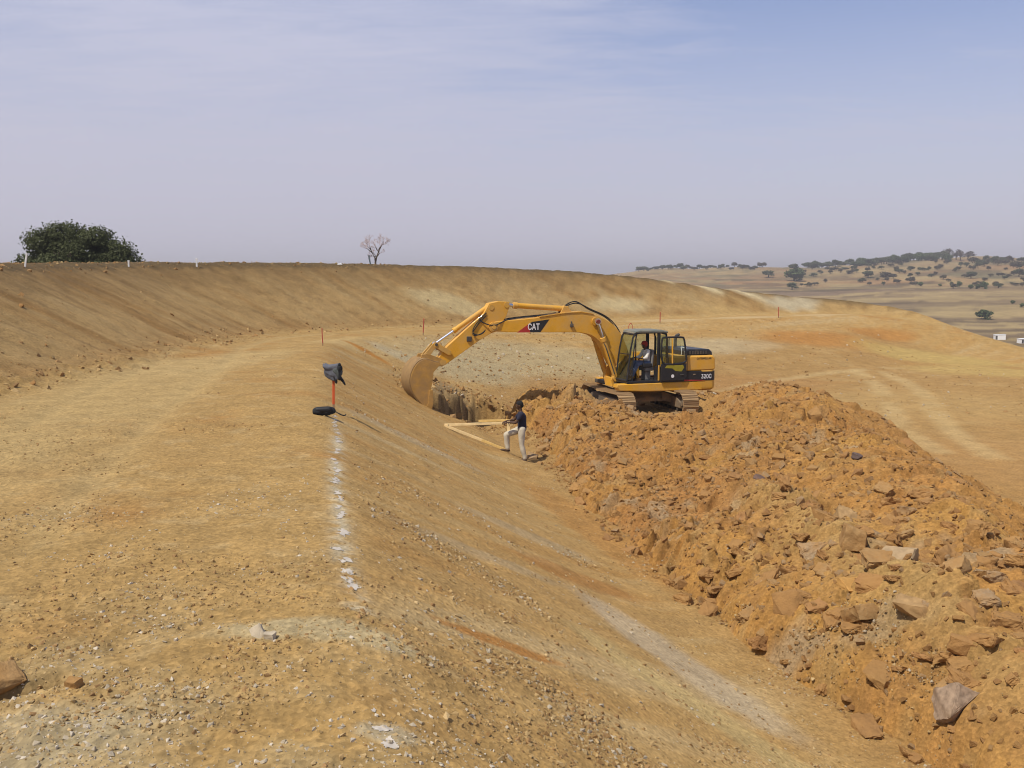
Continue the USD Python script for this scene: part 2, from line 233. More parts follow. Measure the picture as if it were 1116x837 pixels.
def soil_albedo_(x, y, s, W, Hb):
    r = np.hypot(x, y); o = -s
    n0 = fbm(x, y, 0.12, 4, 301); n1 = fbm(x, y, 0.55, 5, 302, 0.6); n2 = fbm(x, y, 2.3, 4, 303, 0.65)
    road = C_(.46, .300, .132); pale = C_(.52, .375, .205); rust = C_(.40, .215, .078); grey = C_(.43, .345, .235)
    col = np.tile(road, (len(x), 1))
    col = paint(col, 0.75 * sst(0.50, 0.75, n1), rust * 1.05); col = paint(col, 0.6 * sst(0.52, 0.72, n2), pale)
    ww = 0.5 * (noise(np.stack([x * .08, y * .08, x * 0], -1), 3) - .5); rut = np.exp(-((o - 2.7 - ww) / .28) ** 2) + np.exp(-((o - 4.5 - ww) / .28) ** 2); col = paint(col, .55 * rut * sst(6, 10, r) * sst(.3, .5, n1), C_(.53, .385, .20))
    fg = 1 - sst(4.5, 9.0, r); gm = fg * sst(0.47, 0.62, fbm(x, y, 0.8, 5, 311, 0.65)); col = paint(col, 0.5 * gm, C_(.47, .375, .235))
    # inner slope: streaked by the blade
    sl = sst(-0.05, 0.35, s) * (1 - sst(4.6, 6.2, s)); ca, sa = math.cos(0.78), math.sin(0.78); u = x * ca - y * sa; v = x * sa + y * ca
    st = fbm(u * 1.3, v * 0.10, 1.0, 5, 321, 0.62); st2 = fbm(u * 4.0, v * 0.35, 1.0, 4, 322, 0.6)
    cs = np.tile(C_(.47, .305, .135), (len(x), 1)); cs = paint(cs, 0.8 * sst(0.54, 0.72, st), C_(.50, .37, .215)); cs = paint(cs, 0.7 * sst(0.52, 0.30, st), C_(.44, .245, .085)); cs = paint(cs, 0.5 * sst(0.5, 0.75, st2), C_(.53, .38, .205)); cs = paint(cs, 0.4 * sst(0.5, 0.25, st2), C_(.39, .235, .10))
    col = col * (1 - sl[:, None]) + cs * sl[:, None]
    # far, gravelly side of the cut and the pit floor
    fl = sst(4.6, 6.2, s); cf = np.tile(C_(.40, .25, .11), (len(x), 1)); cf = paint(cf, 0.7 * sst(0.5, 0.7, n0), C_(.40, .22, .085)); cf = paint(cf, 0.5 * sst(0.5, 0.72, n1), C_(.48, .33, .165))
    col = col * (1 - fl[:, None]) + cf * fl[:, None]
    # bank behind the bench
    bk = sst(-0.3, 0.5, o - W + 0.5 * (n2 - 0.5)); u = field(MA, x, y) + 0.25 * o; v = o
    st = fbm(u * 0.9, v * 0.12, 1.0, 5, 331, 0.62); st2 = fbm(u * 3.2, v * 0.4, 1.0, 4, 332, 0.6)
    cb_ = np.tile(C_(.455, .305, .148), (len(x), 1)); cb_ = paint(cb_, 0.75 * sst(0.52, 0.72, st), C_(.47, .345, .19)); cb_ = paint(cb_, 0.75 * sst(0.50, 0.30, st), C_(.33, .185, .07)); cb_ = paint(cb_, 0.5 * sst(0.5, 0.74, st2), C_(.44, .31, .16)); cb_ = paint(cb_, 0.5 * sst(0.48, 0.26, st2), C_(.22, .135, .065))
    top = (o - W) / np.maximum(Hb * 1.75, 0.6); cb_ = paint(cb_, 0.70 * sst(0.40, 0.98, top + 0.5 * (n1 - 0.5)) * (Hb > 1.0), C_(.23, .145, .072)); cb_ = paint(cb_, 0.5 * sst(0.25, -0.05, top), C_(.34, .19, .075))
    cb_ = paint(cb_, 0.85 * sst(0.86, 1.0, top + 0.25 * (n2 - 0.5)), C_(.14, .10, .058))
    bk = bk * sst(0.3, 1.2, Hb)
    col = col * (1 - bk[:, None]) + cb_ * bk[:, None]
    for i, (cx, cy, rx, ry, rot, c, k) in enumerate(PATCHES):
        w = np.hypot(x - cx, y - cy) < 1.9 * max(rx, ry)
        if w.any(): col[w] = paint(col[w], k * blob(x[w], y[w], cx, cy, rx, ry, rot, seed=i * 7), c)
    lx = np.interp(y, LIME_LINE[:, 1], LIME_LINE[:, 0]); col = paint(col, 0.72 * np.exp(-((x - lx) / .10) ** 2) * (y > 6.4) * sst(16.5, 13.0, y) * sst(.36, .56, fbm(x, y, 3.0, 4, 371, .7)), C_(.62, .56, .47))
    for ln in TRACKS:
        q = np.array(ln, float); t = np.linspace(0, len(q) - 1, 160); q = np.stack([PchipInterpolator(np.arange(len(q)), q[:, k])(t) for k in (0, 1)], 1)
        near = (x > 6) & (y > 24) & (y < 60); dd = np.full(len(x), 9.0); dd[near] = cKDTree(q).query(np.stack([x[near], y[near]], 1))[0]
        col = paint(col, 0.55 * sst(0.62, 0.15, np.abs(dd) + 0.35 * (n2 - 0.5)) * sst(0.2, 0.5, fbm(x, y, 0.5, 3, 361)), C_(.54, .40, .22))
    # valley and hills
    az = np.arctan2(x, y); far = np.where(az > 0.02, sst(84, 110, r), sst(130, 180, r))
    far = np.maximum(far, sst(0.4, 1.0, az) * sst(62, 82, r))
    cfv = np.tile(C_(.43, .315, .185), (len(x), 1)); m0 = fbm(x, y, 1 / 130.0, 4, 341); m1 = fbm(x * 0.35, y, 1 / 30.0, 4, 342)
    cfv = paint(cfv, 0.7 * sst(0.5, 0.64, m0), C_(.30, .21, .14)); cfv = paint(cfv, 0.6 * sst(0.52, 0.68, m1), C_(.50, .38, .22)); cfv = paint(cfv, 0.5 * sst(0.5, 0.66, fbm(x, y, 1 / 55.0, 4, 343)), C_(.36, .22, .13))
    gf = np.random.default_rng(404); bands = []
    for q in range(95):
        rr = gf.uniform(430, 1150); aa = gf.uniform(.13, .56); dk = gf.uniform() < .55; bands.append((rr * math.sin(aa), rr * math.cos(aa), gf.uniform(25, 90), gf.uniform(4, 20) * rr / 700, gf.uniform(-.15, .15), C_(.215, .155, .105) * gf.uniform(.75, 1.25) if dk else C_(.47, .35, .20) * gf.uniform(.85, 1.1), gf.uniform(.6, .95)))
    for cx, cy, hx, hy, rot, c, k in FIELDS + bands:
        w = np.hypot(x - cx, y - cy) < 1.3 * math.hypot(hx, hy) + hy
        if not w.any(): continue
        X, Y = x[w], y[w]; ca, sa = math.cos(rot), math.sin(rot); u = (X - cx) * ca + (Y - cy) * sa; v = -(X - cx) * sa + (Y - cy) * ca; wv = (fbm(X, Y, 2.0 / hy, 3, 351) - 0.5) * 0.5 * hy
        cfv[w] = paint(cfv[w], k * sst(1.0, 0.9, (np.abs(u) + wv) / hx) * sst(1.0, 0.88, (np.abs(v) + wv * 0.5) / hy), c)
    cfv = paint(cfv, .75 * sst(850, 1000, r) * sst(.50, .62, fbm(x, y, 1 / 45.0, 4, 352)), C_(.22, .19, .12)); cfv = paint(cfv, .5 * sst(850, 1000, r) * sst(.52, .62, fbm(x, y, 1 / 70.0, 4, 353)), C_(.42, .245, .14))
    return np.clip(col * TONE * (1 - far[:, None]) + cfv * np.array([.68, .67, .54]) * far[:, None], 0.01, 0.9)

# ------------------------------------------------------------------ the ground as one sheet of rings out to the horizon, cut into road, slopes, pit floor and far land
def ground_sheet():
    rows = [0.6, 0.9, 1.2, 1.5]
    while rows[-1] < 9000:
        q = rows[-1]; rows.append(q * (1.0062 if q < 62 else 1.013 if q < 110 else 1.02 if q < 1700 else 1.12))
    rows = np.array(rows)
    az = np.unique(np.round(np.radians(np.r_[np.arange(-180, -36, 3.0), np.arange(-36, 36.01, 0.092), np.arange(39, 181, 3.0)]), 7))[:-1] if False else np.radians(np.r_[np.arange(-180, -36, 3.0), np.arange(-36, 36.001, 0.096), np.arange(39, 180, 3.0)])
    n = len(az); R, A = np.meshgrid(rows, az, indexing='ij'); x, y = (R * np.sin(A)).ravel(), (R * np.cos(A)).ravel()
    s, W, Hb = field(MS, x, y), field(MW, x, y), field(MH, x, y)
    z = macro(x, y) + excavation(x, y) + detail(x, y, s, W, Hb)
    col = soil_albedo(x, y, s, W, Hb)
    v = np.stack([x, y, z], 1); v = np.vstack([v, [[0, 0, z[:n].mean()]]]); col = np.vstack([col, col[:n].mean(0)])
    i, j = np.meshgrid(np.arange(len(rows) - 1), np.arange(n), indexing='ij'); j2 = (j + 1) % n
    a, b, c, d = i * n + j, i * n + j2, (i + 1) * n + j2, (i + 1) * n + j
    f = np.stack([np.stack([a, d, c], -1), np.stack([a, c, b], -1)], 2).reshape(-1, 3)
    k = np.arange(n); f = np.vstack([f, np.stack([np.full(n, len(v) - 1), k, (k + 1) % n], 1)])
    fn = np.cross(v[f[:, 1]] - v[f[:, 0]], v[f[:, 2]] - v[f[:, 0]])
    if fn[:, 2].mean() < 0: f = f[:, ::-1]; fn = -fn
    nr = np.zeros_like(v)
    for q in range(3): nr += np.stack([np.bincount(f[:, q], fn[:, k], len(v)) for k in range(3)], 1)
    nr /= np.linalg.norm(nr, axis=1, keepdims=True) + 1e-12
    ctr = v[f].mean(1); cs, cW, cH = field(MS, ctr[:, 0], ctr[:, 1]), field(MW, ctr[:, 0], ctr[:, 1]), field(MH, ctr[:, 0], ctr[:, 1])
    r = np.hypot(ctr[:, 0], ctr[:, 1]); azc = np.arctan2(ctr[:, 0], ctr[:, 1])
    cls = np.full(len(f), 3)                                   # pit floor
    cls[(cs < 0.1) & (-cs < cW)] = 0                           # bench road
    cls[(-cs >= cW) & (cH > 0.25)] = 1                         # bank
    cls[(cs >= 0.1) & (cs < 5.4) & (ctr[:, 1] < 44) & (ctr[:, 0] < 20)] = 2
    cls[(r > 96) | ((azc > 0.5) & (r > 72))] = 4
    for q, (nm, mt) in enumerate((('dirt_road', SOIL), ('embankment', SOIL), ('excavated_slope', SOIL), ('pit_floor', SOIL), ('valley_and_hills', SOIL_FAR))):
        ff = f[cls == q]; ids, inv = np.unique(ff, return_inverse=True)
        m = UsdGeom.Mesh.Define(stage, '/World/' + nm); ff = inv.reshape(-1, 3)
        m.CreatePointsAttr(Vt.Vec3fArray.FromNumpy(v[ids].astype(np.float32))); m.CreateFaceVertexCountsAttr(Vt.IntArray.FromNumpy(np.full(len(ff), 3, np.int32))); m.CreateFaceVertexIndicesAttr(Vt.IntArray.FromNumpy(ff.astype(np.int32).ravel())); m.CreateSubdivisionSchemeAttr('none')
        m.CreateNormalsAttr(Vt.Vec3fArray.FromNumpy(nr[ids].astype(np.float32))); m.SetNormalsInterpolation('vertex')
        UsdGeom.PrimvarsAPI(m).CreatePrimvar('albedo', Sdf.ValueTypeNames.Color3fArray, 'vertex').Set(Vt.Vec3fArray.FromNumpy(col[ids].astype(np.float32)))
        UsdShade.MaterialBindingAPI.Apply(m.GetPrim()).Bind(mt)
        tag(m, {'dirt_road': 'pale ochre dirt bench road curving along the top of the cut', 'embankment': 'long brown earth bank rising behind the dirt road', 'excavated_slope': 'streaked earth slope falling from the road edge to the pit', 'pit_floor': 'broad floor and gravelly far side of the excavated pit', 'valley_and_hills': 'dry valley of ploughed fields rising to low hills in the distance'}[nm], kind='structure')
ground_sheet()

# ------------------------------------------------------------------ rocks
def rock_mesh(seed, n=16, flat=0.7, sub=False, rug=1.0):
    """An angular block: the hull of points in a squashed box, its corners knocked off."""
    g = np.random.default_rng(seed); p = g.uniform(-1, 1, (n, 3)); p = np.sign(p) * np.abs(p) ** 0.38; p *= np.array([1.0, g.uniform(0.6, 0.95), flat * g.uniform(0.7, 1.1)])
    m = trimesh.convex.convex_hull(p * 0.5)
    if sub:
        m = m.subdivide_to_size(0.13); m = trimesh.Trimesh(np.round(m.vertices, 5), m.faces, process=True); v = m.vertices; nz = noise(v * 5.0 + seed, seed) - 0.5; nz2 = noise(v * 13.0 + seed, seed) - 0.5
        m = trimesh.Trimesh(v * (1 + 0.30 * rug * nz[:, None] + 0.14 * rug * nz2[:, None] + 0.10 * rug * (noise(v * 27.0 + seed, seed)[:, None] - .5)), m.faces, process=False)
    m.vertices -= [0, 0, m.vertices[:, 2].mean()]
    return m
ROCK_COL = {'brown_rock': (.29, .160, .062), 'ochre_rock': (.34, .195, .072), 'tan_rock': (.35, .225, .10), 'grey_rock': (.31, .23, .14), 'red_rock': (.30, .155, .062)}
ROCKM = {k: mat(k, c, rough=0.93, var=0.25, scale=11.0, spec=0.15, bump=0.05, objrand=0.12, dust=0.95, dustcol=(.36, .198, .070), dscale=3.0) for k, c in ROCK_COL.items()}
RK = list(ROCKM)
PALE = mat('pale_stone', (.46, .385, .27), rough=0.9, var=0.18, scale=9.0, spec=0.15, bump=0.01)
WHITE_STONE = mat('white_stone', (.54, .47, .36), rough=0.9, var=0.14, scale=9.0, spec=0.15)
SOILSTONE = mat('dusty_stone', (.42, .30, .145), rough=0.95, var=0.22, scale=7.0, spec=0.1, objrand=0.22)
BCLOD = mat('brown_clod', (.29, .175, .075), rough=0.95, var=0.25, scale=7.0, spec=0.1, objrand=0.2)
CLOD = mat('clod', (.42, .285, .125), rough=0.95, var=0.2, scale=7.0, spec=0.1, bump=0.01, objrand=0.18)

# ------------------------------------------------------------------ the heap of dug rock below the excavator
HEAP_T = dict(xl=([5, 10, 14, 18, 21.3, 27, 30, 32.5, 34, 35.2, 38.0, 40, 42], [5.5, 4.35, 3.1, 2.25, 1.65, 1.1, 0.95, 0.70, 0.2, -0.35, 0.1, .5, 2.5]),
              xc=([5, 9, 13, 18.7, 24.8, 35.7, 42], [6.0, 6.3, 6.7, 7.6, 8.2, 9.0, 9.2]), hc=([4.5, 6, 8, 13, 19, 25, 32, 36, 40, 43], [0.0, 0.5, 1.0, 1.45, 1.4, 1.35, 1.35, 1.15, 0.5, 0.0]))
g_ = np.random.default_rng(5)
VS1 = g_.uniform([-1, 3], [16, 45], (2600, 2)); VT1 = g_.normal(0, 1, (3000, 3)); VS2 = g_.uniform([-2, 3], [16, 45], (17000, 2)); VT2 = g_.normal(0, 1, (17000, 3))
def heap_height(x, y, rough=True):
    f = lambda k: np.interp(y, *HEAP_T[k])
    wob = (fbm(x, y, 0.35, 3, 71) - 0.5); xl = f('xl') + 1.0 * (fbm(y, y * 0, 0.6, 4, 72) - 0.5); xc = f('xc') + 1.4 * wob; hc = f('hc')
    t = (x - xl) / np.maximum(xc - xl, 0.5); right = (x - xc) / 3.2
    lip = np.interp(y, [18, 24, 28, 34, 38], [0.20, 0.25, 0.40, 0.50, 0.55])
    h = hc * np.where(t < 1, (lip * sst(0, 0.10, t) + (1 - lip) * np.maximum(t, 0) ** 1.05), 1 - 0.9 * sst(0, 1.15, right)) + 0.9 * hc * wob * sst(0, 0.2, t)
    h = h + 0.22 * np.exp(-(((x - 1.6) / 1.9) ** 2 + ((y - 36.4) / 1.4) ** 2) ** 1.4)                      # lip beside the hole
    h = h + 0.38 * np.exp(-((x - 9.6) / 1.2) ** 2 - ((y - 36.8) / 2.2) ** 2)
    ridge = np.interp(y, [9, 12, 15, 18, 22], [5.4, 5.1, 5.0, 4.9, 4.6]); h = h + 0.38 * np.exp(-((x - ridge - 0.5 * wob) / 0.55) ** 2) * sst(8, 10, y) * (1 - sst(19, 23, y))
    plat = np.maximum(np.exp(-(((x + 0.24 * (y - 35) - 5.1) / 2.05) ** 2 + ((y - 34.2) / 5.2) ** 2) ** 3), np.exp(-(((x - 7.7) / 1.15) ** 2 + ((y - 37.2) / 1.9) ** 2) ** 2))
    edge = sst(-0.05, 0.06, t) * sst(1.25, 0.8, right) * sst(4.5, 6.0, y) * (1 - sst(41, 43, y))
    if rough:
        P = np.stack([x, y], 1); P = P + 0.10 * np.stack([noise(np.stack([x * 3, y * 3, x * 0], 1), 5), noise(np.stack([x * 3, y * 3, x * 0], 1), 6)], 1)
        d1, i1 = cKDTree(VS1).query(P, k=2); cr = 0.13 * np.exp(-((d1[:, 1] - d1[:, 0]) / 0.04) ** 2); i1 = i1[:, 0]; q = P - VS1[i1]; b1 = -cr + 0.10 * VT1[i1, 0] + 0.30 * (VT1[i1, 1] * q[:, 0] + VT1[i1, 2] * q[:, 1])
        d2, i2 = cKDTree(VS2).query(P); q = P - VS2[i2]; b2 = 0.036 * VT2[i2, 0] + 0.34 * (VT2[i2, 1] * q[:, 0] + VT2[i2, 2] * q[:, 1])
        amp = sst(0.42, 0.60, fbm(x, y, 0.22, 3, 73)) * (1 - 0.7 * sst(0.1, 0.8, right)); soft = (1 - 0.75 * plat)
        h = h + soft * ((0.35 + 0.65 * amp) * b1 + (0.35 + 0.65 * amp) * b2 + 0.22 * (fbm(x, y, 1.1, 5, 74, 0.6) - 0.5) + 0.06 * (fbm(x, y, 8.0, 4, 75, 0.65) - 0.5))
    h = h * (1 - plat) + plat * (np.interp(y, [28, 32.0, 34.2, 36], [0.35, 0.10, 0.12, 0.22]) + 0.05 * (fbm(x, y, 3.0, 3, 76) - 0.5))
    return h * edge - 0.22 * (1 - edge), edge
def floor_z(x, y): return macro(x, y) + excavation(x, y)
def surface_z(x, y, soft=False):
    x = np.atleast_1d(np.asarray(x, float)); y = np.atleast_1d(np.asarray(y, float)); g = ground_z(x, y)
    m = (x > -2.2) & (x < 15) & (y > 4) & (y < 44)
    if m.any():
        h, e = heap_height(x[m], y[m], not soft); g[m] = np.maximum(g[m], floor_z(x[m], y[m]) + h)
    return g
HEAP = thing('rubble_heap', 'long heap of freshly dug brown rock and clay below the excavator', 'rubble heap')
def build_heap():
    ys = [4.4]
    while ys[-1] < 43: ys.append(ys[-1] + max(0.028, 0.0031 * ys[-1]))
    ys = np.array(ys); xs = np.arange(-2.0, 13.0, 0.042); X, Y = np.meshgrid(xs, ys, indexing='ij'); x, y = X.ravel(), Y.ravel()
    h, e = heap_height(x, y); z = floor_z(x, y) + h; v = np.stack([x, y, z], 1)
    n1 = fbm(x, y, 0.4, 4, 401); n2 = fbm(x, y, 1.8, 5, 402, 0.65); n3 = fbm(x, y, 0.9, 4, 403)
    col = np.tile(C_(.455, .242, .084), (len(x), 1)); col = paint(col, 0.8 * sst(0.5, 0.66, n1), C_(.475, .27, .09)); col = paint(col, 0.8 * sst(0.5, 0.34, n1), C_(.41, .207, .080)); col = paint(col, 0.6 * sst(0.52, 0.7, n2), C_(.45, .30, .145)); col = paint(col, 0.5 * sst(0.48, 0.3, n2), C_(.30, .165, .075))
    col = paint(col, 0.75 * sst(0.60, 0.72, n3), C_(.40, .30, .21)); 
    right = sst(0.2, 1.0, (x - np.interp(y, *HEAP_T['xc'])) / 2.0 + 0.8 * (n1 - 0.5)); col = paint(col, 0.8 * right, C_(.41, .222, .085))
    ridge = np.interp(y, [9, 12, 15, 18, 22], [5.4, 5.1, 5.0, 4.9, 4.6]); col = paint(col, 0.6 * np.exp(-((x - ridge) / 0.6) ** 2) * sst(8, 10, y) * (1 - sst(18, 21, y)) * sst(0.35, 0.55, n2 + 0.1), C_(.44, .298, .140))
    col = paint(col, 0.8 * np.exp(-(((x - 4.6) / 3.0) ** 2 + ((y - 36.5) / 3.4) ** 2) ** 2), C_(.47, .31, .15))
    i, j = np.meshgrid(np.arange(len(xs) - 1), np.arange(len(ys) - 1), indexing='ij'); k = len(ys); a = i * k + j
    f = np.stack([np.stack([a, a + k, a + k + 1], -1), np.stack([a, a + k + 1, a + 1], -1)], 2).reshape(-1, 3); f = f[(e[f] > 0.0).any(1)]
    ids, inv = np.unique(f, return_inverse=True); mm = usdkit.mesh(stage, path_of(HEAP) + '/soil', (v[ids], inv.reshape(-1, 3)), SOIL, smooth=True)
    UsdGeom.PrimvarsAPI(mm).CreatePrimvar('albedo', Sdf.ValueTypeNames.Color3fArray, 'vertex').Set(Vt.Vec3fArray.FromNumpy((col * TONE)[ids].astype(np.float32)))
build_heap()

def rot_rand(g, tilt=0.5):
    return trimesh.transformations.euler_matrix(g.normal(0, tilt), g.normal(0, tilt), g.uniform(0, 2 * PI))
def place_rock(x, y, size, seed, m, parent=None, name='rock', sink=0.3, flat=0.7, n=14, sub=False, tilt=0.4, smooth=25, rug=1.0, **k):
    g = np.random.default_rng(seed); M = rot_rand(g, tilt); r = rock_mesh(seed, n, flat, sub, rug); r.apply_scale(size); r.apply_transform(M)
    r.apply_translation([0, 0, -r.bounds[0, 2] - sink * (r.bounds[1, 2] - r.bounds[0, 2])])
    z = float(surface_z(x, y, True)[0]) if parent is None else float(surface_z(x, y)[0])
    r.apply_translation([x, y, z]); return obj(name, r, m, parent, smooth=smooth, **k)

# big, tell-apart boulders:  x, y, size, colour, flatness, label
BOULDERS = []
def instancer(name, protos, mats, pos, scale, seed, parent=None, tilt=0.6, **k):
    g = np.random.default_rng(seed); pi = UsdGeom.PointInstancer.Define(stage, numbered(path_of(parent), name)); rel = pi.CreatePrototypesRel(); n = 0
    for mt in mats:
        for p in protos:
            q = f'{pi.GetPath()}/stone_{n:03d}'; usdkit.mesh(stage, q, p, mt); rel.AddTarget(q); n += 1
    N = len(pos); pi.CreateProtoIndicesAttr(Vt.IntArray.FromNumpy(g.integers(0, n, N).astype(np.int32))); pi.CreatePositionsAttr(Vt.Vec3fArray.FromNumpy(pos.astype(np.float32)))
    s = scale[:, None] * g.uniform(0.75, 1.25, (N, 3)); pi.CreateScalesAttr(Vt.Vec3fArray.FromNumpy(s.astype(np.float32)))
    from scipy.spatial.transform import Rotation as R
    q = R.from_euler('zyx', np.stack([g.uniform(0, 2 * PI, N), g.normal(0, tilt, N), g.normal(0, tilt, N)], 1)).as_quat()
    pi.CreateOrientationsAttr([Gf.Quath(float(w), float(a), float(b), float(c)) for a, b, c, w in q])
    return tag(pi, **k)
def rubble():
    g = np.random.default_rng(21); pts = []
    while len(pts) < 16000:
        y = g.uniform(6, 41, 4000); x = g.uniform(-1.4, 12.0, 4000); f = lambda k: np.interp(y, *HEAP_T[k]); t = (x - f('xl')) / (f('xc') - f('xl')); rt = (x - f('xc')) / 3.2
        dens = sst(-0.06, 0.05, t) * (0.35 + 0.65 * sst(0.40, 0.58, fbm(x, y, 0.25, 3, 73))) * np.clip(1.1 - 0.95 * sst(0.0, 0.7, rt), 0.04, 1) * (1 - 0.93 * np.exp(-(((x - 4.6) / 2.6) ** 2 + ((y - 36.0) / 4.2) ** 2) ** 2))
        ok = g.uniform(0, 1, 4000) < dens; pts += list(zip(x[ok], y[ok]))
    P = np.array(pts[:16000]); size = 0.034 * (1 - g.uniform(0, 1, len(P))) ** -0.50; size = np.clip(size, 0.034, 0.27)
    tt = (P[:, 0] - np.interp(P[:, 1], *HEAP_T['xl'])); size *= np.where((P[:, 1] < 17) & (P[:, 0] > 3.6), 1.35, 1.0) * np.where(np.abs(tt) < 0.6, 1.1, 1.0)
    app = size / np.hypot(P[:, 0], P[:, 1]); order = np.argsort(-app); P, size = P[order], size[order]
    for i in range(300):
        m = ROCKM[RK[g.choice(5, p=[.42, .24, .13, .05, .16])]]
        place_rock(P[i, 0], P[i, 1], size[i] * 1.1, 5000 + i, m, HEAP, 'rock', sink=g.uniform(0.40, 0.68), flat=g.uniform(0.35, 0.75), n=24, sub=True, tilt=0.3, smooth=22, rug=1.3)
    P, size = P[300:], size[300:]; z = surface_z(P[:, 0], P[:, 1])
    instancer('rock_fragments', [rock_mesh(900 + i, 15, 0.7) for i in range(7)], [ROCKM[k] for k in ('brown_rock', 'ochre_rock', 'brown_rock', 'red_rock', 'tan_rock', 'brown_rock', 'grey_rock')], np.column_stack([P, z + size * 0.05]), size, 33, parent=HEAP, kind='stuff')
rubble()

# ------------------------------------------------------------------ loose gravel and clods on road and slopes
def scatter(name, n, region, dens, sizes, protos, mats, seed, label, sink=0.0, power=0.6):
    g = np.random.default_rng(seed); out = []
    while sum(map(len, out)) < n:
        x, y = region(g, 20000); ok = g.uniform(0, 1, len(x)) < dens(x, y); out.append(np.stack([x[ok], y[ok]], 1))
    P = np.vstack(out)[:n]; s = np.clip(sizes[0] * (1 - g.uniform(0, 1, n)) ** -power, sizes[0], sizes[1])
    instancer(name, protos, mats, np.column_stack([P, surface_z(P[:, 0], P[:, 1], True) + s * sink]), s, seed + 1, label=label, kind='stuff')
PEB = [rock_mesh(700 + i, 10, 0.8) for i in range(5)]
def polar(r0, r1, a0=-0.6, a1=0.6):
    def f(g, n):
        r = np.exp(g.uniform(math.log(r0), math.log(r1), n)); a = g.uniform(a0, a1, n); return r * np.sin(a), r * np.cos(a)
    return f
def road_s(x, y): return field(MS, x, y)
scatter('gravel', 9000, polar(3.0, 11.0), lambda x, y: (sst(0.46, 0.62, fbm(x, y, 0.8, 5, 311, 0.65)) * 0.6 + 0.9 * np.exp(-(((x + 2.6) / 0.9) ** 2 + ((y - 4.3) / 0.7) ** 2)) + 0.8 * np.exp(-(((x + 0.62) / 0.25) ** 2 + ((y - 4.75) / 0.2) ** 2)) + 0.02) * (road_s(x, y) < 0.9), (0.006, 0.030), PEB, [PALE, PALE, SOILSTONE, WHITE_STONE, SOILSTONE], 51, 'loose grey and white gravel lying on the near end of the road')
scatter('clods', 17000, polar(2.8, 30.0), lambda x, y: (0.025 + sst(0.52, 0.66, fbm(x, y, 0.7, 4, 21))) * (road_s(x, y) < 1.2), (0.006, 0.034), PEB, [CLOD, BCLOD, CLOD], 53, 'small crumbled clods of ochre soil scattered over the road')
scatter('slope_stones', 24000, polar(5.0, 50.0, -0.3, 0.5), lambda x, y: (0.05 + 0.6 * sst(0.54, 0.68, fbm(x, y, 0.9, 4, 22))) * (road_s(x, y) > 0.3) * (road_s(x, y) < 7), (0.007, 0.042), PEB, [CLOD, SOILSTONE, BCLOD, ROCKM['tan_rock'], CLOD, PALE], 55, 'small stones and crumbs of soil on the graded slope')
scatter('far_slope_stones', 5000, lambda g, n: (g.uniform(-6, 26, n), g.uniform(36, 70, n)), lambda x, y: (0.1 + 0.9 * np.exp(-(((x + 0.5) / 5) ** 2 + ((y - 43.5) / 5) ** 2))) * (road_s(x, y) > 0.2), (0.03, 0.15), PEB, [PALE, ROCKM['tan_rock'], ROCKM['grey_rock'], ROCKM['tan_rock'], ROCKM['ochre_rock']], 57, 'pale gravel covering the far side of the cut', power=0.45)
scatter('bank_clods', 8000, lambda g, n: (g.uniform(-26, -2, n), g.uniform(15, 62, n)), lambda x, y: (0.9 * np.exp(-((-road_s(x, y) - field(MW, x, y)) / 0.6) ** 2) + 0.5 * sst(0.8, 1.0, (-road_s(x, y) - field(MW, x, y)) / (1.75 * field(MH, x, y) + .1)) + 0.05) * (-road_s(x, y) > field(MW, x, y) - 0.8), (0.03, 0.15), PEB, [BCLOD, ROCKM['brown_rock'], BCLOD, CLOD], 59, 'clods of earth along the foot and top of the bank', power=0.5)
scatter('pit_spoil', 900, lambda g, n: (g.uniform(-4.5, 1.0, n), g.uniform(33.5, 39.5, n)), lambda x, y: np.exp(-((np.hypot((x + 1.75) / 2.0, (y - 36.2) / 2.3) - 1.0) / .3) ** 2), (0.05, 0.30), PEB, [ROCKM['brown_rock'], CLOD, ROCKM['ochre_rock'], BCLOD], 61, 'broken clods lying round the edge of the hole under the bucket', power=0.45)

# ------------------------------------------------------------------ mesh helpers for made things
def bx(x0, x1, y0, y1, z0, z1, b=0.0):
    if b <= 0:
        m = trimesh.creation.box([x1 - x0, y1 - y0, z1 - z0]); m.apply_translation([(x0 + x1) / 2, (y0 + y1) / 2, (z0 + z1) / 2]); return m
    P = []
    for sx in (0, 1):
        for sy in (0, 1):
            for sz in (0, 1):
                X, Y, Z = (x0, x1)[sx], (y0, y1)[sy], (z0, z1)[sz]; dx, dy, dz = (b, -b)[sx], (b, -b)[sy], (b, -b)[sz]
                for w in ((0, 1, 1), (1, 0, 1), (1, 1, 0), (.3, .3, 1), (.3, 1, .3), (1, .3, .3)): P.append((X + dx * w[0], Y + dy * w[1], Z + dz * w[2]))
    return trimesh.convex.convex_hull(np.array(P))
def cyl(p0, p1, r, n=14, r1=None):
    p0, p1 = np.array(p0, float), np.array(p1, float); d = p1 - p0; L = np.linalg.norm(d); d /= L
    a = np.cross(d, [0, 0, 1] if abs(d[2]) < 0.9 else [1, 0, 0]); a /= np.linalg.norm(a); b = np.cross(d, a); t = np.arange(n) * 2 * PI / n
    ring = np.cos(t)[:, None] * a + np.sin(t)[:, None] * b; r1 = r if r1 is None else r1
    v = np.vstack([p0 + ring * r, p1 + ring * r1, [p0], [p1]]); f = []
    for i in range(n):
        j = (i + 1) % n; f += [(i, j, n + j), (i, n + j, n + i), (2 * n, j, i), (2 * n + 1, n + i, n + j)]
    return trimesh.Trimesh(v, np.array(f), process=False)
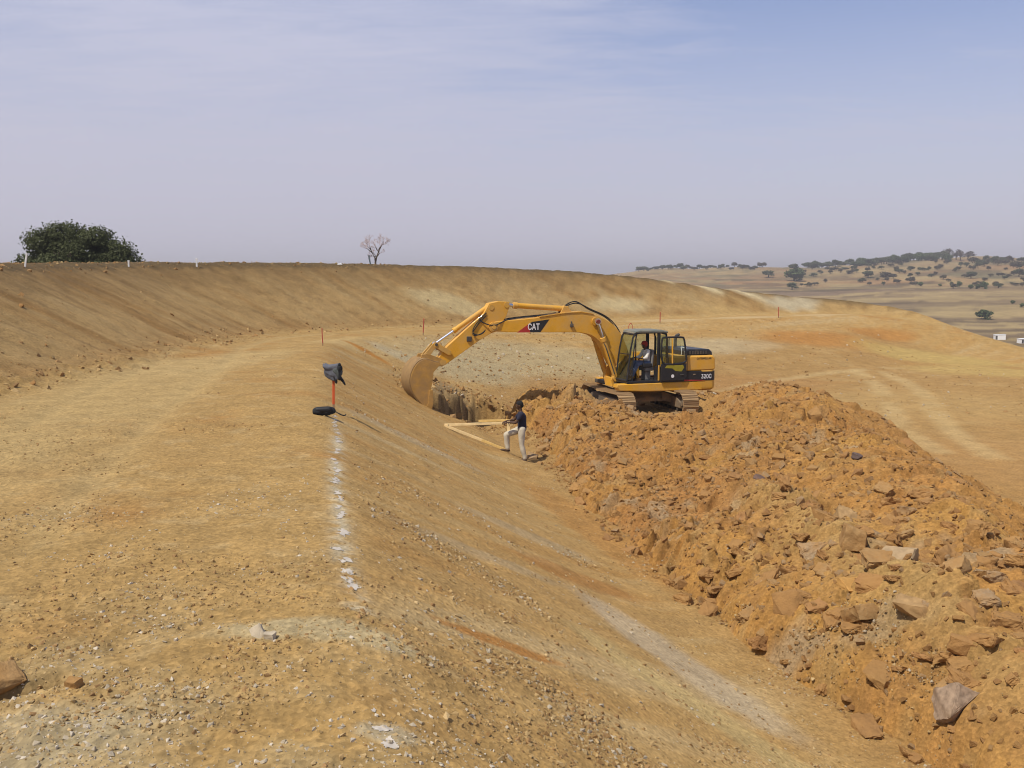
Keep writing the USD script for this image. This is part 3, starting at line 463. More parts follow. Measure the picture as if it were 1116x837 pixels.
def tube(pts, r, n=8):
    import sys
    p = np.asarray(pts, float); t = np.gradient(p, axis=0); t /= np.linalg.norm(t, axis=1, keepdims=True); a = np.cross(t, np.where(np.abs(t[:, 2:]) < 0.9, [0, 0, 1.0], [0, 1.0, 0])); a /= np.linalg.norm(a, axis=1, keepdims=True) + 1e-9
    b = np.cross(t, a); q = np.arange(n) * 2 * PI / n; rr = np.broadcast_to(r, (len(p),))
    v = (p[:, None] + rr[:, None, None] * (np.cos(q)[None, :, None] * a[:, None] + np.sin(q)[None, :, None] * b[:, None])).reshape(-1, 3); f = []
    for i in range(len(p) - 1):
        for j in range(n):
            k = (j + 1) % n; f += [(i * n + j, i * n + k, (i + 1) * n + k), (i * n + j, (i + 1) * n + k, (i + 1) * n + j)]
    v = np.vstack([v, p[:1], p[-1:]]); e = (len(p) - 1) * n
    for j in range(n): k = (j + 1) % n; f += [(len(v) - 2, k, j), (len(v) - 1, e + j, e + k)]
    return trimesh.Trimesh(v, np.array(f), process=False)
def curve(pts, n=24):
    q = np.array(pts, float); t = np.linspace(0, 1, len(q)); from scipy.interpolate import CubicSpline
    return CubicSpline(t, q)(np.linspace(0, 1, n))
def smooth_poly(pts, rounds=2):
    p = np.array(pts, float)
    for _ in range(rounds):
        a, b = p, np.roll(p, -1, 0); p = np.stack([a * .75 + b * .25, a * .25 + b * .75], 1).reshape(-1, 2)
    return p
def prism(poly, y0, y1, b=0.015):
    """A profile in the x-z plane given depth along y, its edges chamfered."""
    p = np.array(poly, float); area = 0.5 * np.sum(p[:, 0] * np.roll(p[:, 1], -1) - np.roll(p[:, 0], -1) * p[:, 1])
    if area < 0: p = p[::-1]
    e = np.roll(p, -1, 0) - p; e /= np.linalg.norm(e, axis=1, keepdims=True) + 1e-9; nr = np.stack([-e[:, 1], e[:, 0]], 1); pn = np.roll(nr, 1, 0)
    bi = nr + pn; bi /= np.maximum((bi * nr).sum(1, keepdims=True), 0.35); ins = p + bi * b
    n = len(p); L = [(ins, y0), (p, y0 + b), (p, y1 - b), (ins, y1)] if b > 0 else [(p, y0), (p, y1)]
    v = np.vstack([np.stack([q[:, 0], np.full(n, y), q[:, 1]], 1) for q, y in L]); f = []
    for k in range(len(L) - 1):
        for i in range(n):
            j = (i + 1) % n; f += [(k * n + i, (k + 1) * n + i, (k + 1) * n + j), (k * n + i, (k + 1) * n + j, k * n + j)]
    import mapbox_earcut as ec
    t = ec.triangulate_float64(L[0][0], np.array([n], np.uint32)).reshape(-1, 3); f += [tuple(x) for x in t]; f += [tuple(x[::-1] + (len(L) - 1) * n) for x in t]
    m = trimesh.Trimesh(v, np.array(f), process=False); m.fix_normals(); return m
def xf(m, M):
    m = m.copy(); m.apply_transform(M); return m

# ------------------------------------------------------------------ paint, steel, glass
YEL = mat('yellow_paint', (.72, .36, .022), rough=0.5, var=0.10, scale=3.0, spec=0.4, dust=0.72, dustcol=(.50, .315, .12), coat=0.03, dscale=1.5)
YEL2 = mat('dusty_yellow_paint', (.60, .32, .035), rough=0.6, var=0.12, scale=4.0, dust=0.75, dustcol=(.47, .31, .14))
BUCK = mat('worn_bucket_paint', (.46, .25, .05), rough=0.7, var=0.25, scale=4.0, dust=0.85, dustcol=(.33, .20, .085), dscale=3.0)
SHELL = mat('soiled_bucket_steel', (.24, .15, .06), rough=0.75, var=0.3, scale=5.0, dust=0.85, dustcol=(.36, .22, .085), dscale=2.6)
TOOTH = mat('scraped_steel', (.25, .22, .19), rough=0.4, metallic=0.7, var=0.2)
BLK = mat('black_paint', (.022, .022, .023), rough=0.4, var=0.15, dust=0.18, dustcol=(.20, .15, .09))
DARKM = mat('dark_steel', (.055, .052, .048), rough=0.6, var=0.2, dust=0.45, dustcol=(.22, .16, .095))
GREYM = mat('dusty_grey_steel', (.11, .10, .085), rough=0.7, var=0.2, dust=0.9, dustcol=(.30, .20, .105))
SHOE = mat('dusty_track_steel', (.22, .16, .095), rough=0.8, var=0.2, dust=1.35, dustcol=(.37, .24, .115), objrand=0.10)
CHROME = mat('bright_rod', (.75, .75, .74), rough=0.18, metallic=1.0, var=0.03)
RUB = mat('black_rubber', (.02, .02, .02), rough=0.7, var=0.2)
REDP = mat('red_decal', (.42, .035, .025), rough=0.45, var=0.05)
WHT = mat('white_decal', (.80, .80, .78), rough=0.45, var=0.04)
REDPIN = mat('maroon_pin', (.20, .045, .03), rough=0.5, var=0.1)
CABIN = mat('grey_cab_lining', (.18, .18, .17), rough=0.8, var=0.1)
ROOFM = mat('grey_green_roof', (.16, .175, .15), rough=0.6, var=0.1, dust=0.5, dustcol=(.36, .29, .19))
GLASS = usdkit.material(stage, '/World/Looks/window_glass', {'t': ('transparent_bsdf', {'color': (.70, .80, .74)}), 'g': ('glossy_bsdf', {'color': (.9, .95, .92), 'roughness': 0.03}), 'f': ('fresnel', {'IOR': 1.5}), 'ma': ('math', {'math_type': 'multiply_add', 'value2': 1.0, 'value3': 0.05}), 'm': ('mix_closure', {})},
    [('f.fac', 'ma.value1'), ('ma.value', 'm.fac'), ('t.BSDF', 'm.closure1'), ('g.BSDF', 'm.closure2')], surface='m.closure')

# ------------------------------------------------------------------ the excavator: x forward, y to its left, z up
EXC = (4.55, 36.3, -2.78); EXC_RZ = math.radians(200)
def excavator():
    t = thing('excavator', 'large yellow tracked excavator with black cab, boom stretched out to its bucket', 'excavator', EXC, EXC_RZ)
    # undercarriage, turned across
    UM = trimesh.transformations.translation_matrix([-.08, 0, 0]) @ trimesh.transformations.rotation_matrix(math.radians(-5), [0, 0, 1])
    def uobj(name, m, mt, parent, **k): return obj(name, xf(cat_(m) if isinstance(m, list) else m, UM), mt, parent, **k)
    for s in (1, -1):
        X = 1.19 * s; tr = thing('track', parent=t); L, r = 1.66, 0.405
        per = 4 * L + 2 * PI * r; n = 47
        for k in range(n):
            d = per * k / n
            if d < 2 * L: y, z, a = -L + d, 2 * r, 0.0
            elif d < 2 * L + PI * r: th = (d - 2 * L) / r; y, z, a = L + r * math.sin(th), r + r * math.cos(th), -th
            elif d < 4 * L + PI * r: y, z, a = L - (d - 2 * L - PI * r), 0.0, PI
            else: th = (d - 4 * L - PI * r) / r; y, z, a = -L - r * math.sin(th), r - r * math.cos(th), PI - th
            if a == 0.0: z -= 0.035 * math.sin(PI * (y + L) / (2 * L)) 
            sh = cat_([bx(-.30, .30, -.090, .090, -.012, .014), bx(-.30, .30, -.088, -.070, .01, .042), bx(-.30, .30, -.010, .006, .01, .040), bx(-.12, .12, -.085, .085, -.075, -.012)])
            M = trimesh.transformations.translation_matrix([X, y, z + 0.045]) @ trimesh.transformations.rotation_matrix(a, [1, 0, 0]); uobj('shoe', xf(sh, M), SHOE, tr)
        uobj('track_frame', [prism([(-1.5, .22), (1.5, .22), (1.55, .42), (1.2, .60), (-1.2, .60), (-1.55, .42)], -.17, .17, .02).apply_transform(trimesh.transformations.rotation_matrix(PI / 2, [0, 0, 1])).apply_translation([X, 0, 0.03])], GREYM, tr)
        uobj('idler', [cyl((X - .07, L, r + .045), (X + .07, L, r + .045), .31, 24), cyl((X - .17, L, r + .045), (X + .17, L, r + .045), .10, 14)], GREYM, tr, smooth=35)
        teeth = [cyl((X - .05, -L, r + .045), (X + .05, -L, r + .045), .29, 24)] + [xf(bx(X - .04, X + .04, -.035, .035, .27, .35), trimesh.transformations.translation_matrix([0, -L, r + .045]) @ trimesh.transformations.rotation_matrix(2 * PI * k / 19, [1, 0, 0])) for k in range(19)]
        uobj('sprocket', teeth + [cyl((X - .16, -L, r + .045), (X + .16, -L, r + .045), .18, 18)], DARKM, tr)
        for k in range(7): y = -1.2 + .4 * k; uobj('roller', [cyl((X - .14, y, .20), (X + .14, y, .20), .085, 14), cyl((X - .05, y, .20), (X + .05, y, .20), .105, 14)], DARKM, tr, smooth=35)
        uobj('hub_cover', cyl((X + s * .0 - .19, -L, r + .045), (X + .19, -L, r + .045), .12, 16), GREYM, tr)
    cb = uobj('car_body', [bx(-.72, .72, -.72, .72, .42, .80, .04), prism([(-1.2, .34), (-.55, .46), (.55, .46), (1.2, .34), (1.2, .60), (.7, .80), (-.7, .80), (-1.2, .60)], .30, .72, .02), prism([(-1.2, .34), (-.55, .46), (.55, .46), (1.2, .34), (1.2, .60), (.7, .80), (-.7, .80), (-1.2, .60)], -.72, -.30, .02)], GREYM, t)
    obj('swing_bearing', [cyl((0, 0, .78), (0, 0, .90), .66, 36), cyl((0, 0, .88), (0, 0, .97), .56, 36)] + [cyl((.62 * math.cos(q), .62 * math.sin(q), .89), (.62 * math.cos(q), .62 * math.sin(q), .925), .02, 6) for q in np.arange(0, 2 * PI, PI / 12)], DARKM, t, smooth=35)
    # upper frame and skirts
    obj('deck', [bx(-2.0, 1.05, -1.30, 1.30, .98, 1.12, .02), bx(-1.9, 0.9, -.62, .62, .93, 1.0, .01)], DARKM, t)
    obj('side_skirt', prism([(1.40, 1.17), (1.42, 1.06), (1.30, .93), (.2, .87), (-2.02, .85), (-2.02, 1.17)], 1.02, 1.345, .03), YEL, t)
    obj('side_skirt', prism([(1.0, 1.17), (1.02, 1.06), (.95, .93), (.2, .87), (-2.02, .85), (-2.02, 1.17)], -1.345, -1.02, .03), YEL, t)
    obj('front_frame', [prism([(.25, 1.0), (1.08, 1.0), (1.14, 1.22), (1.06, 1.62), (.62, 2.02), (.22, 2.0), (.1, 1.3)], .27, .33, .01), prism([(.25, 1.0), (1.08, 1.0), (1.14, 1.22), (1.06, 1.62), (.62, 2.02), (.22, 2.0), (.1, 1.3)], -.33, -.27, .01), bx(1.02, 1.10, -.30, .30, .98, 1.30, .01)], YEL, t)
    # counterweight: rounded block behind
    th = np.linspace(-1, 1, 15); back = [(-2.40 - .30 * (1 - abs(q) ** 5) ** .5, 1.34 * q) for q in np.sin(th * PI / 2)]
    pr = np.array([(-1.98, -1.34)] + back + [(-1.98, 1.34)]); 
    def loop(sc, z): c = np.array([-1.98, 0.0]); q = c + (pr - c) * sc; return np.column_stack([q, np.full(len(q), z)])
    Ls = [loop(.90, .82), loop(.985, .88), loop(1.0, .96), loop(1.0, 1.40), loop(.99, 1.50), loop(.97, 1.56)]; n = len(pr)
    v = np.vstack(Ls); f = []
    for k in range(len(Ls) - 1):
        for i in range(n): j = (i + 1) % n; f += [(k * n + i, k * n + j, (k + 1) * n + j), (k * n + i, (k + 1) * n + j, (k + 1) * n + i)]
    for k, o in ((0, 1), (len(Ls) - 1, 0)):
        for i in range(1, n - 1): f.append((k * n, k * n + i + 1, k * n + i) if o else (k * n, k * n + i, k * n + i + 1))
    cw = trimesh.Trimesh(v, np.array(f), process=False); cw.fix_normals(); cwp = obj('counterweight', cw, YEL, t, smooth=30)
    zb0, zb1 = 1.19, 1.515
    band = [np.column_stack([np.array([-1.98, 0]) + (pr - [-1.98, 0]) * [1.006, 1.006], np.full(n, z)]) for z in (zb0, zb1)]; v = np.vstack(band); q = n; f = []
    for i in range(q - 1): f += [(i, i + 1, q + i + 1), (i, q + i + 1, q + i)]
    bm = trimesh.Trimesh(v, np.array(f), process=False); obj('black_band', bm, BLK, cwp)
    Mt = np.array([[-1, 0, 0, 0], [0, 0, 1, 0], [0, 1, 0, 0], [0, 0, 0, 1.0]])
    def text(s, h, x, y, z, m, parent, bold=True, w=None, shear=0.0):
        q = text_mesh(s, h, 0.004, bold); b = q.bounds; q.apply_translation([-b[0, 0], -b[0, 1], 0])
        if w: q.apply_scale([w / (b[1, 0] - b[0, 0]), 1, 1])
        if shear: q.vertices[:, 0] += shear * q.vertices[:, 1]
        q.apply_transform(Mt); q.apply_translation([x, y, z]); return obj('lettering', q, m, parent)
    # side doors of the engine bay
    sp = obj('side_panel', bx(-2.0, -.30, 1.18, 1.352, 1.175, 1.53, .02), BLK, t)
    obj('red_stripe', prism([(-1.26, 1.19), (-1.26, 1.245), (-2.10, 1.205), (-2.10, 1.19)], 1.353, 1.357, 0), REDP, sp)
    text('320C', .150, -1.96, 1.352, 1.26, WHT, cwp, w=.42)
    for xx in (-.82, -1.40): obj('panel_seam', bx(xx - .006, xx + .006, 1.351, 1.354, 1.19, 1.52), RUB, sp)
    obj('panel_latch', bx(-1.72, -1.62, 1.350, 1.365, 1.40, 1.44, .005), GREYM, sp)
    up = obj('engine_cover', prism([(-.45, 1.53), (-2.50, 1.55), (-2.58, 1.62), (-2.56, 1.98), (-2.46, 2.09), (-.45, 2.10)], -1.30, 1.318, .05), YEL, t, smooth=25)
    obj('cover_seam', bx(-1.42, -1.405, 1.316, 1.322, 1.57, 2.06), RUB, up)
    text('CATERPILLAR', .062, -1.78, 1.319, 1.955, BLK, up, w=.60)
    obj('hood', prism([(-1.42, 2.09), (-2.56, 2.085), (-2.54, 2.20), (-2.42, 2.30), (-1.55, 2.32), (-1.44, 2.25)], -.75, 1.12, .04), BLK, t, smooth=25)
    gr = obj('hood_grille', [bx(-2.30 + .11 * k, -2.24 + .11 * k, 1.115, 1.135, 2.13, 2.25) for k in range(7)], DARKM, t)
    obj('exhaust_pipe', [tube(curve([(-1.95, -.55, 2.2), (-1.95, -.55, 2.62), (-2.0, -.55, 2.72), (-2.1, -.55, 2.76)], 14), .055)], DARKM, t, smooth=40)
    obj('handrail', [tube(curve([(-1.36, 1.22, 2.08), (-1.37, 1.22, 2.34), (-1.40, 1.18, 2.38), (-1.40, .9, 2.38), (-1.40, .86, 2.34), (-1.40, .86, 2.08)], 22), .017)], WHT, t, smooth=40)
    obj('handrail', [tube(np.array([(.66, -1.15, 1.25), (.66, -1.15, 1.95), (.62, -1.15, 2.0), (.15, -1.15, 2.0), (.1, -1.15, 1.95), (.1, -1.15, 1.3)]), .018)], BLK, t, smooth=40)
    obj('tool_box', [bx(.05, .66, -1.32, -.45, 1.12, 1.62, .04), bx(-.4, .05, -1.32, -.45, 1.12, 1.95, .04)], YEL, t)
    obj('mirror', [cyl((.30, -1.2, 2.0), (.32, -1.30, 2.35), .012, 8), bx(.30, .34, -1.40, -1.20, 2.25, 2.5, .015)], BLK, t)
    # cab
    def cobj(name, m, mt, parent, **k):
        v, f, _ = meshkit.arrays(cat_(m) if isinstance(m, list) else m); v[:, 0] = np.where(v[:, 0] > -.2, -.2 + (v[:, 0] + .2) * .605, np.where(v[:, 0] < -.42, v[:, 0] - .07, v[:, 0])); return obj(name, (v, f), mt, parent, **k)
    cab = thing('cab', parent=t); yL, yR = 1.33, .38
    cobj('cab_floor', bx(-.52, 1.80, yR, yL, 1.17, 1.26, .02), BLK, cab)
    FB, FT = (1.80, 1.28), (1.36, 2.93)
    fr = []
    for y in (yL - .04, yR + .04):
        fr += [tube([(FB[0], y, FB[1]), (1.66, y, 1.95), (1.56, y, 2.4), (1.42, y, 2.80), (1.28, y, 2.93), (1.0, y, 2.97), (-.30, y, 2.97), (-.46, y, 2.90), (-.50, y, 2.7), (-.50, y, 1.25)], .045, 8), tube([(1.45, y, 1.24), (1.43, y, 1.8), (1.34, y, 2.4), (1.18, y, 2.95)], .035, 8) if y > 1 else tube([(.5, y, 1.25), (.5, y, 2.95)], .03, 8), bx(-.30, -.18, y - .035, y + .035, 1.25, 2.96, .015)]
    fr += [cyl((FB[0], yR + .04, FB[1]), (FB[0], yL - .04, FB[1]), .04), cyl((FT[0] - .02, yR + .04, FT[1] - .02), (FT[0] - .02, yL - .04, FT[1] - .02), .04), cyl((1.60, yR + .04, 2.2), (1.60, yL - .04, 2.2), .018)]
    cobj('cab_frame', fr, BLK, cab, smooth=40)
    cobj('cab_roof', prism([(1.34, 2.96), (1.30, 3.03), (1.0, 3.065), (-.3, 3.06), (-.50, 3.01), (-.52, 2.94)], yR - .02, yL + .02, .03), ROOFM, cab, smooth=30)
    cobj('cab_side_panel', bx(-.50, .02, yL - .05, yL - .01, 1.25, 1.75, .01), BLK, cab)
    cobj('cab_back', [bx(-.53, -.49, yR + .03, yL - .03, 1.25, 1.95, .01)], CABIN, cab)
    def pane(q):
        q = np.array(q, float); cobj('window_pane', (q, [[0, 1, 2], [0, 2, 3]]), GLASS, cab)
    y0, y1 = yR + .06, yL - .06
    pane([(1.79, y0, 1.32), (1.79, y1, 1.32), (1.62, y1, 2.17), (1.62, y0, 2.17)]); pane([(1.60, y0, 2.22), (1.60, y1, 2.22), (1.37, y1, 2.88), (1.37, y0, 2.88)])
    pane([(-.515, y0, 1.97), (-.515, y1, 1.97), (-.515, y1, 2.86), (-.515, y0, 2.86)]); pane([(-.16, yR + .02, 1.5), (.46, yR + .02, 1.5), (.46, yR + .02, 2.9), (-.16, yR + .02, 2.9)]); pane([(.54, yR + .02, 1.4), (1.70, yR + .02, 1.4), (1.34, yR + .02, 2.86), (.54, yR + .02, 2.9)])
    pane([(1.47, yL - .03, 1.35), (1.76, yL - .03, 1.32), (1.45, yL - .03, 2.72), (1.28, yL - .03, 2.72)]); pane([(-.46, yL - .035, 1.80), (-.30, yL - .035, 1.80), (-.30, yL - .035, 2.88), (-.46, yL - .035, 2.88)])
    st = cobj('seat', [bx(-.12, .46, .58, 1.12, 1.58, 1.72, .05), xf(bx(-.10, .06, .60, 1.10, 1.72, 2.35, .05), trimesh.transformations.rotation_matrix(-.12, [0, 1, 0], [0, 0, 1.7])), bx(0, .35, .68, 1.02, 1.25, 1.58, .03)], mat('grey_seat', (.21, .20, .18), rough=0.9), cab)
    for y in (.55, 1.13): cobj('console', [bx(.05, .62, y - .06, y + .06, 1.72, 1.86, .03)], BLK, cab); cobj('joystick', [tube([(.55, y, 1.85), (.58, y, 1.98), (.57, y, 2.06)], [.014, .014, .024], 8)], RUB, cab)
    cobj('pedal', [bx(1.25, 1.40, .74, .82, 1.26, 1.34, .01), bx(1.25, 1.40, .90, .98, 1.26, 1.34, .01), cyl((1.3, .78, 1.3), (1.22, .78, 1.95), .012), cyl((1.3, .94, 1.3), (1.22, .94, 1.95), .012)], GREYM, cab)
    cobj('instrument_panel', [bx(1.18, 1.28, .44, .60, 1.85, 2.1, .02)], GREYM, cab)
    cobj('door_jamb', bx(-.26, -.205, yL - .01, yL + .02, 1.25, 1.80, .006), YEL, cab)
    cobj('cab_handrail', [tube(curve([(.98, .42, 3.06), (.96, .42, 3.20), (.86, .42, 3.25), (.76, .42, 3.20), (.74, .42, 3.06)], 16), .014)], REDP, cab, smooth=40)
    # door swung right back against the side
    door = thing('cab_door', parent=t); ya, yb = 1.385, 1.435
    ring = lambda x0, x1, z0, z1, w, c: cat_([tube(np.vstack([smooth_poly([(x0, z0), (x1, z0), (x1 - c, z1), (x0 + .02, z1)], 3)] * 1)[:, [0, 0, 1]] * [1, 0, 1] + [0, (ya + yb) / 2, 0], w, 8)])
    def closed_tube(poly, w):
        p = smooth_poly(poly, 3); p = np.vstack([p, p[:2]]); return tube(np.column_stack([p[:, 0], np.full(len(p), (ya + yb) / 2), p[:, 1]]), w, 8)
    obj('door_frame', [closed_tube([(-.29, 1.85), (-.29, 2.74), (-.36, 2.79), (-1.12, 2.79), (-1.20, 2.74), (-1.29, 2.1), (-1.30, 1.85), (-.6, 1.82)], .035), bx(-1.31, -.27, ya + .01, yb - .01, 1.76, 1.84, .01)], BLK, door, smooth=40)
    obj('door_panel', prism([(-.27, 1.24), (-.27, 1.82), (-1.30, 1.82), (-1.31, 1.4), (-1.22, 1.24)], ya, yb, .012), BLK, door)
    obj('lower_window', prism([(-.42, 1.70), (-.50, 1.79), (-1.15, 1.79), (-1.20, 1.70), (-1.1, 1.56), (-.85, 1.58), (-.72, 1.68)], yb - .004, yb + .004, 0), mat('yellow_reflecting_glass', (.30, .26, .03), rough=0.15, var=0.1, spec=0.6), door)
    obj('door_pane', (np.array([(-.33, 1.41, 1.86), (-1.27, 1.41, 1.86), (-1.19, 1.41, 2.75), (-.35, 1.41, 2.75)]), [[0, 1, 2], [0, 2, 3]]), GLASS, door)
    obj('grab_bar', [cyl((-.72, yb + .01, 1.86), (-.70, yb + .01, 2.76), .028, 10)], YEL, door, smooth=40); obj('window_divider', [cyl((-.58, yb - .01, 1.86), (-.58, yb - .01, 2.76), .014, 8)], BLK, door)
    obj('round_sticker', cyl((-.74, yb, 1.40), (-.74, yb + .004, 1.40), .062, 20), WHT, door); obj('door_handle', bx(-1.18, -1.04, yb, yb + .03, 1.42, 1.46, .01), DARKM, door)
    # boom
    top = [(5.62, 3.38), (5.16, 3.42), (4.34, 3.47), (3.48, 3.57), (2.9, 3.66), (2.31, 3.69), (1.81, 3.62), (1.23, 3.37), (.79, 3.0), (.52, 2.53), (.33, 1.99)]
    und = [(.30, 1.55), (.62, 1.48), (.98, 1.62), (1.22, 1.98), (1.46, 2.49), (1.80, 2.82), (2.24, 2.94), (2.7, 2.97), (3.72, 2.98), (5.46, 3.03), (5.70, 3.10), (5.74, 3.25)]
    bm = thing('boom', parent=t)
    obj('boom_beam', prism(smooth_poly(top + und, 1), -.21, .21, .018), YEL, bm, smooth=20)
    obj('boom_nose', [cyl((5.60, -.25, 3.20), (5.60, .25, 3.20), .17, 22), cyl((5.60, -.30, 3.20), (5.60, .30, 3.20), .07, 14)], YEL, bm, smooth=35)
    obj('boom_foot', [cyl((.46, -.27, 1.72), (.46, .27, 1.72), .16, 20)], YEL, bm, smooth=35)
    obj('weld_rib', [prism(np.array([(3.9, 3.52), (2.9, 3.645), (2.31, 3.67), (1.81, 3.60), (1.85, 3.63), (2.31, 3.705), (2.9, 3.68), (3.9, 3.555)]), -.235, .235, .004)], YEL, bm)
    obj('cylinder_pin', [cyl((1.74, -.50, 3.34), (1.74, .50, 3.34), .075, 18)], REDPIN, bm, smooth=35); obj('pin_boss', [cyl((1.74, -.26, 3.34), (1.74, .26, 3.34), .15, 20)], YEL, bm, smooth=35)
    obj('work_light', [bx(2.62, 2.74, .215, .30, 3.15, 3.27, .02), bx(2.66, 2.70, .21, .25, 3.25, 3.36, .01)], DARKM, bm)
    dec = obj('decal', prism([(4.72, 2.995), (4.18, 3.36), (3.52, 3.44), (3.86, 2.995)], .211, .214, 0), BLK, bm)
    obj('red_triangle', prism([(4.74, 2.995), (4.30, 3.29), (4.24, 2.995)], .2145, .2165, 0), REDP, dec)
    text('CAT', .215, 4.33, .2165, 3.075, WHT, dec, w=.44)
    obj('cylinder_bracket', [prism([(2.60, 3.62), (3.10, 3.60), (2.95, 3.88), (2.78, 3.90)], .10, .15, .01), prism([(2.60, 3.62), (3.10, 3.60), (2.95, 3.88), (2.78, 3.90)], -.15, -.10, .01)], YEL, bm)
    for s in (1, -1):
        c = obj('boom_cylinder', [cyl((1.00, s * .38, 1.32), (1.50, s * .38, 2.68), .095, 16), cyl((1.48, s * .38, 2.63), (1.53, s * .38, 2.76), .11, 16), cyl((.99, s * .31, 1.30), (.99, s * .45, 1.30), .13, 16)], YEL, bm, smooth=35)
        obj('piston_rod', [cyl((1.50, s * .38, 2.68), (1.74, s * .38, 3.34), .055, 12), cyl((1.74, s * .31, 3.34), (1.74, s * .45, 3.34), .12, 16)], CHROME, c, smooth=35); obj('hydraulic_pipe', tube([(1.10, s * .50, 1.45), (1.30, s * .50, 2.0), (1.46, s * .49, 2.45), (1.52, s * .44, 2.6)], .02), DARKM, c, smooth=40)
    c = obj('stick_cylinder', [cyl((2.86, 0, 3.80), (4.72, 0, 3.93), .095, 16), cyl((4.66, 0, 3.927), (4.80, 0, 3.936), .115, 16), cyl((2.86, -.09, 3.80), (2.86, .09, 3.80), .11, 16)], YEL, bm, smooth=35)
    obj('piston_rod', [cyl((4.78, 0, 3.934), (5.10, 0, 3.96), .058, 12)], CHROME, c, smooth=35)
    for i, y in enumerate((.10, -.10)):
        obj('hose', [tube(curve([(.70, y, 2.9), (1.3, y, 3.52), (1.9, y, 3.78), (2.35, y, 3.98 + .06 * i), (2.75, y, 3.93), (2.95, y * 1.2, 3.78)], 26), .022)], RUB, bm, smooth=40)
        obj('hose', [tube(curve([(3.1, y * 1.7, 3.66), (4.0, y * 1.7, 3.56), (5.0, y * 1.7, 3.46), (5.45, y * 2.6, 3.30), (5.75, y * 2.6, 3.28), (6.05, y * 1.9, 3.42), (6.0, y * 1.2, 3.62)], 30), .020)], RUB, bm, smooth=40)
    obj('hose', [tube(curve([(1.74, .26, 3.30), (1.60, .30, 3.05), (1.42, .30, 2.75), (1.30, .30, 2.45)], 16), .022)], RUB, bm, smooth=40)
    # stick
    sk = thing('stick', parent=t)
    obj('stick_beam', prism([(5.01, 4.06), (5.40, 4.09), (5.74, 4.02), (5.94, 3.68), (6.6, 3.13), (7.25, 2.58), (7.58, 2.18), (7.56, 2.02), (7.42, 1.93), (7.30, 1.96), (7.02, 2.14), (6.05, 2.78), (5.66, 2.99), (5.45, 3.05), (5.38, 3.18), (5.12, 3.55), (4.98, 3.92)], -.17, .17, .015), YEL, sk, smooth=20)
    obj('pivot_boss', [cyl((5.60, -.27, 3.20), (5.60, .27, 3.20), .13, 18), cyl((5.10, -.19, 3.96), (5.10, .19, 3.96), .10, 16), cyl((5.66, -.19, 3.88), (5.66, .19, 3.88), .09, 16), cyl((7.44, -.30, 2.04), (7.44, .30, 2.04), .11, 16), cyl((7.20, -.24, 2.36), (7.20, .24, 2.36), .085, 16)], YEL2, sk, smooth=35)
    c = obj('bucket_cylinder', [cyl((5.70, 0, 3.92), (6.92, 0, 3.12), .085, 16), cyl((6.88, 0, 3.145), (6.98, 0, 3.08), .10, 16)], YEL, sk, smooth=35)
    obj('piston_rod', [cyl((6.95, 0, 3.10), (7.62, 0, 2.66), .05, 12), cyl((7.64, -.10, 2.64), (7.64, .10, 2.64), .09, 14)], CHROME, c, smooth=35)
    for s in (1, -1):
        obj('tipping_link', [prism([(7.14, 2.42), (7.16, 2.28), (7.24, 2.28), (7.72, 2.58), (7.72, 2.70), (7.62, 2.72)], s * .22 - .025, s * .22 + .025, .006)], YEL2, sk)
        obj('bucket_link', [prism([(7.56, 2.66), (7.70, 2.72), (8.10, 2.28), (8.06, 2.14), (7.96, 2.14)], s * .14 - .03, s * .14 + .03, .006)], YEL2, sk)
    obj('link_pin', [cyl((7.65, -.27, 2.65), (7.65, .27, 2.65), .05, 12), cyl((8.03, -.24, 2.20), (8.03, .24, 2.20), .05, 12)], DARKM, sk, smooth=35)
    for i in (0, 1): obj('hose', [tube(curve([(5.85, .19, 3.7 - .1 * i), (6.2, .20, 3.35 - .1 * i), (6.35, .22, 3.05 - .08 * i), (6.15, .24, 2.95), (5.9, .24, 3.12)], 20), .018)], RUB, sk, smooth=40)
    obj('pipe_clamp', [bx(6.38, 6.56, .17, .22, 2.72, 2.90, .02)], DARKM, sk)
    # bucket: wrapped shell, two cheeks, teeth
    bk = thing('bucket', parent=t); prof = np.array([(7.66, 2.06), (7.95, 2.14), (8.22, 2.18), (8.48, 1.98), (8.64, 1.62), (8.62, 1.24), (8.42, .86), (8.14, .56), (7.97, .42)])
    pc = curve(prof, 26); nr = np.gradient(pc, axis=0); nr = np.stack([-nr[:, 1], nr[:, 0]], 1); nr /= np.linalg.norm(nr, axis=1, keepdims=True); inn = pc - nr * -.035
    obj('shell', prism(np.vstack([pc, inn[::-1]]), -.58, .58, .004), SHELL, bk, smooth=30)
    cheek = np.vstack([pc, [(7.93, .70), (7.95, 1.16), (7.86, 1.75), (7.64, 1.98)]])
    for s in (1, -1): obj('cheek', [prism(cheek, s * .60 - .022, s * .60 + .022, .006), prism([(7.97, .40), (7.88, .70), (7.90, 1.16), (8.02, 1.16), (8.06, .72), (8.14, .56)], s * .625 - .02, s * .625 + .02, .005)], BUCK, bk)
    for s in (1, -1): obj('ear', [prism([(7.36, 2.12), (7.34, 1.96), (7.48, 1.90), (7.9, 1.99), (8.26, 2.10), (8.18, 2.32), (7.98, 2.36), (7.60, 2.22)], s * .26 - .03, s * .26 + .03, .008)], BUCK, bk)
    obj('wear_strip', [prism(np.vstack([pc[9:22], (pc - nr * .03)[9:22][::-1]]), y - .05, y + .05, .004) for y in (-.42, 0, .42)], SHELL, bk)
    obj('lip', prism([(8.16, .60), (7.99, .40), (7.93, .37), (7.99, .47), (8.10, .62)], -.62, .62, .005), TOOTH, bk)
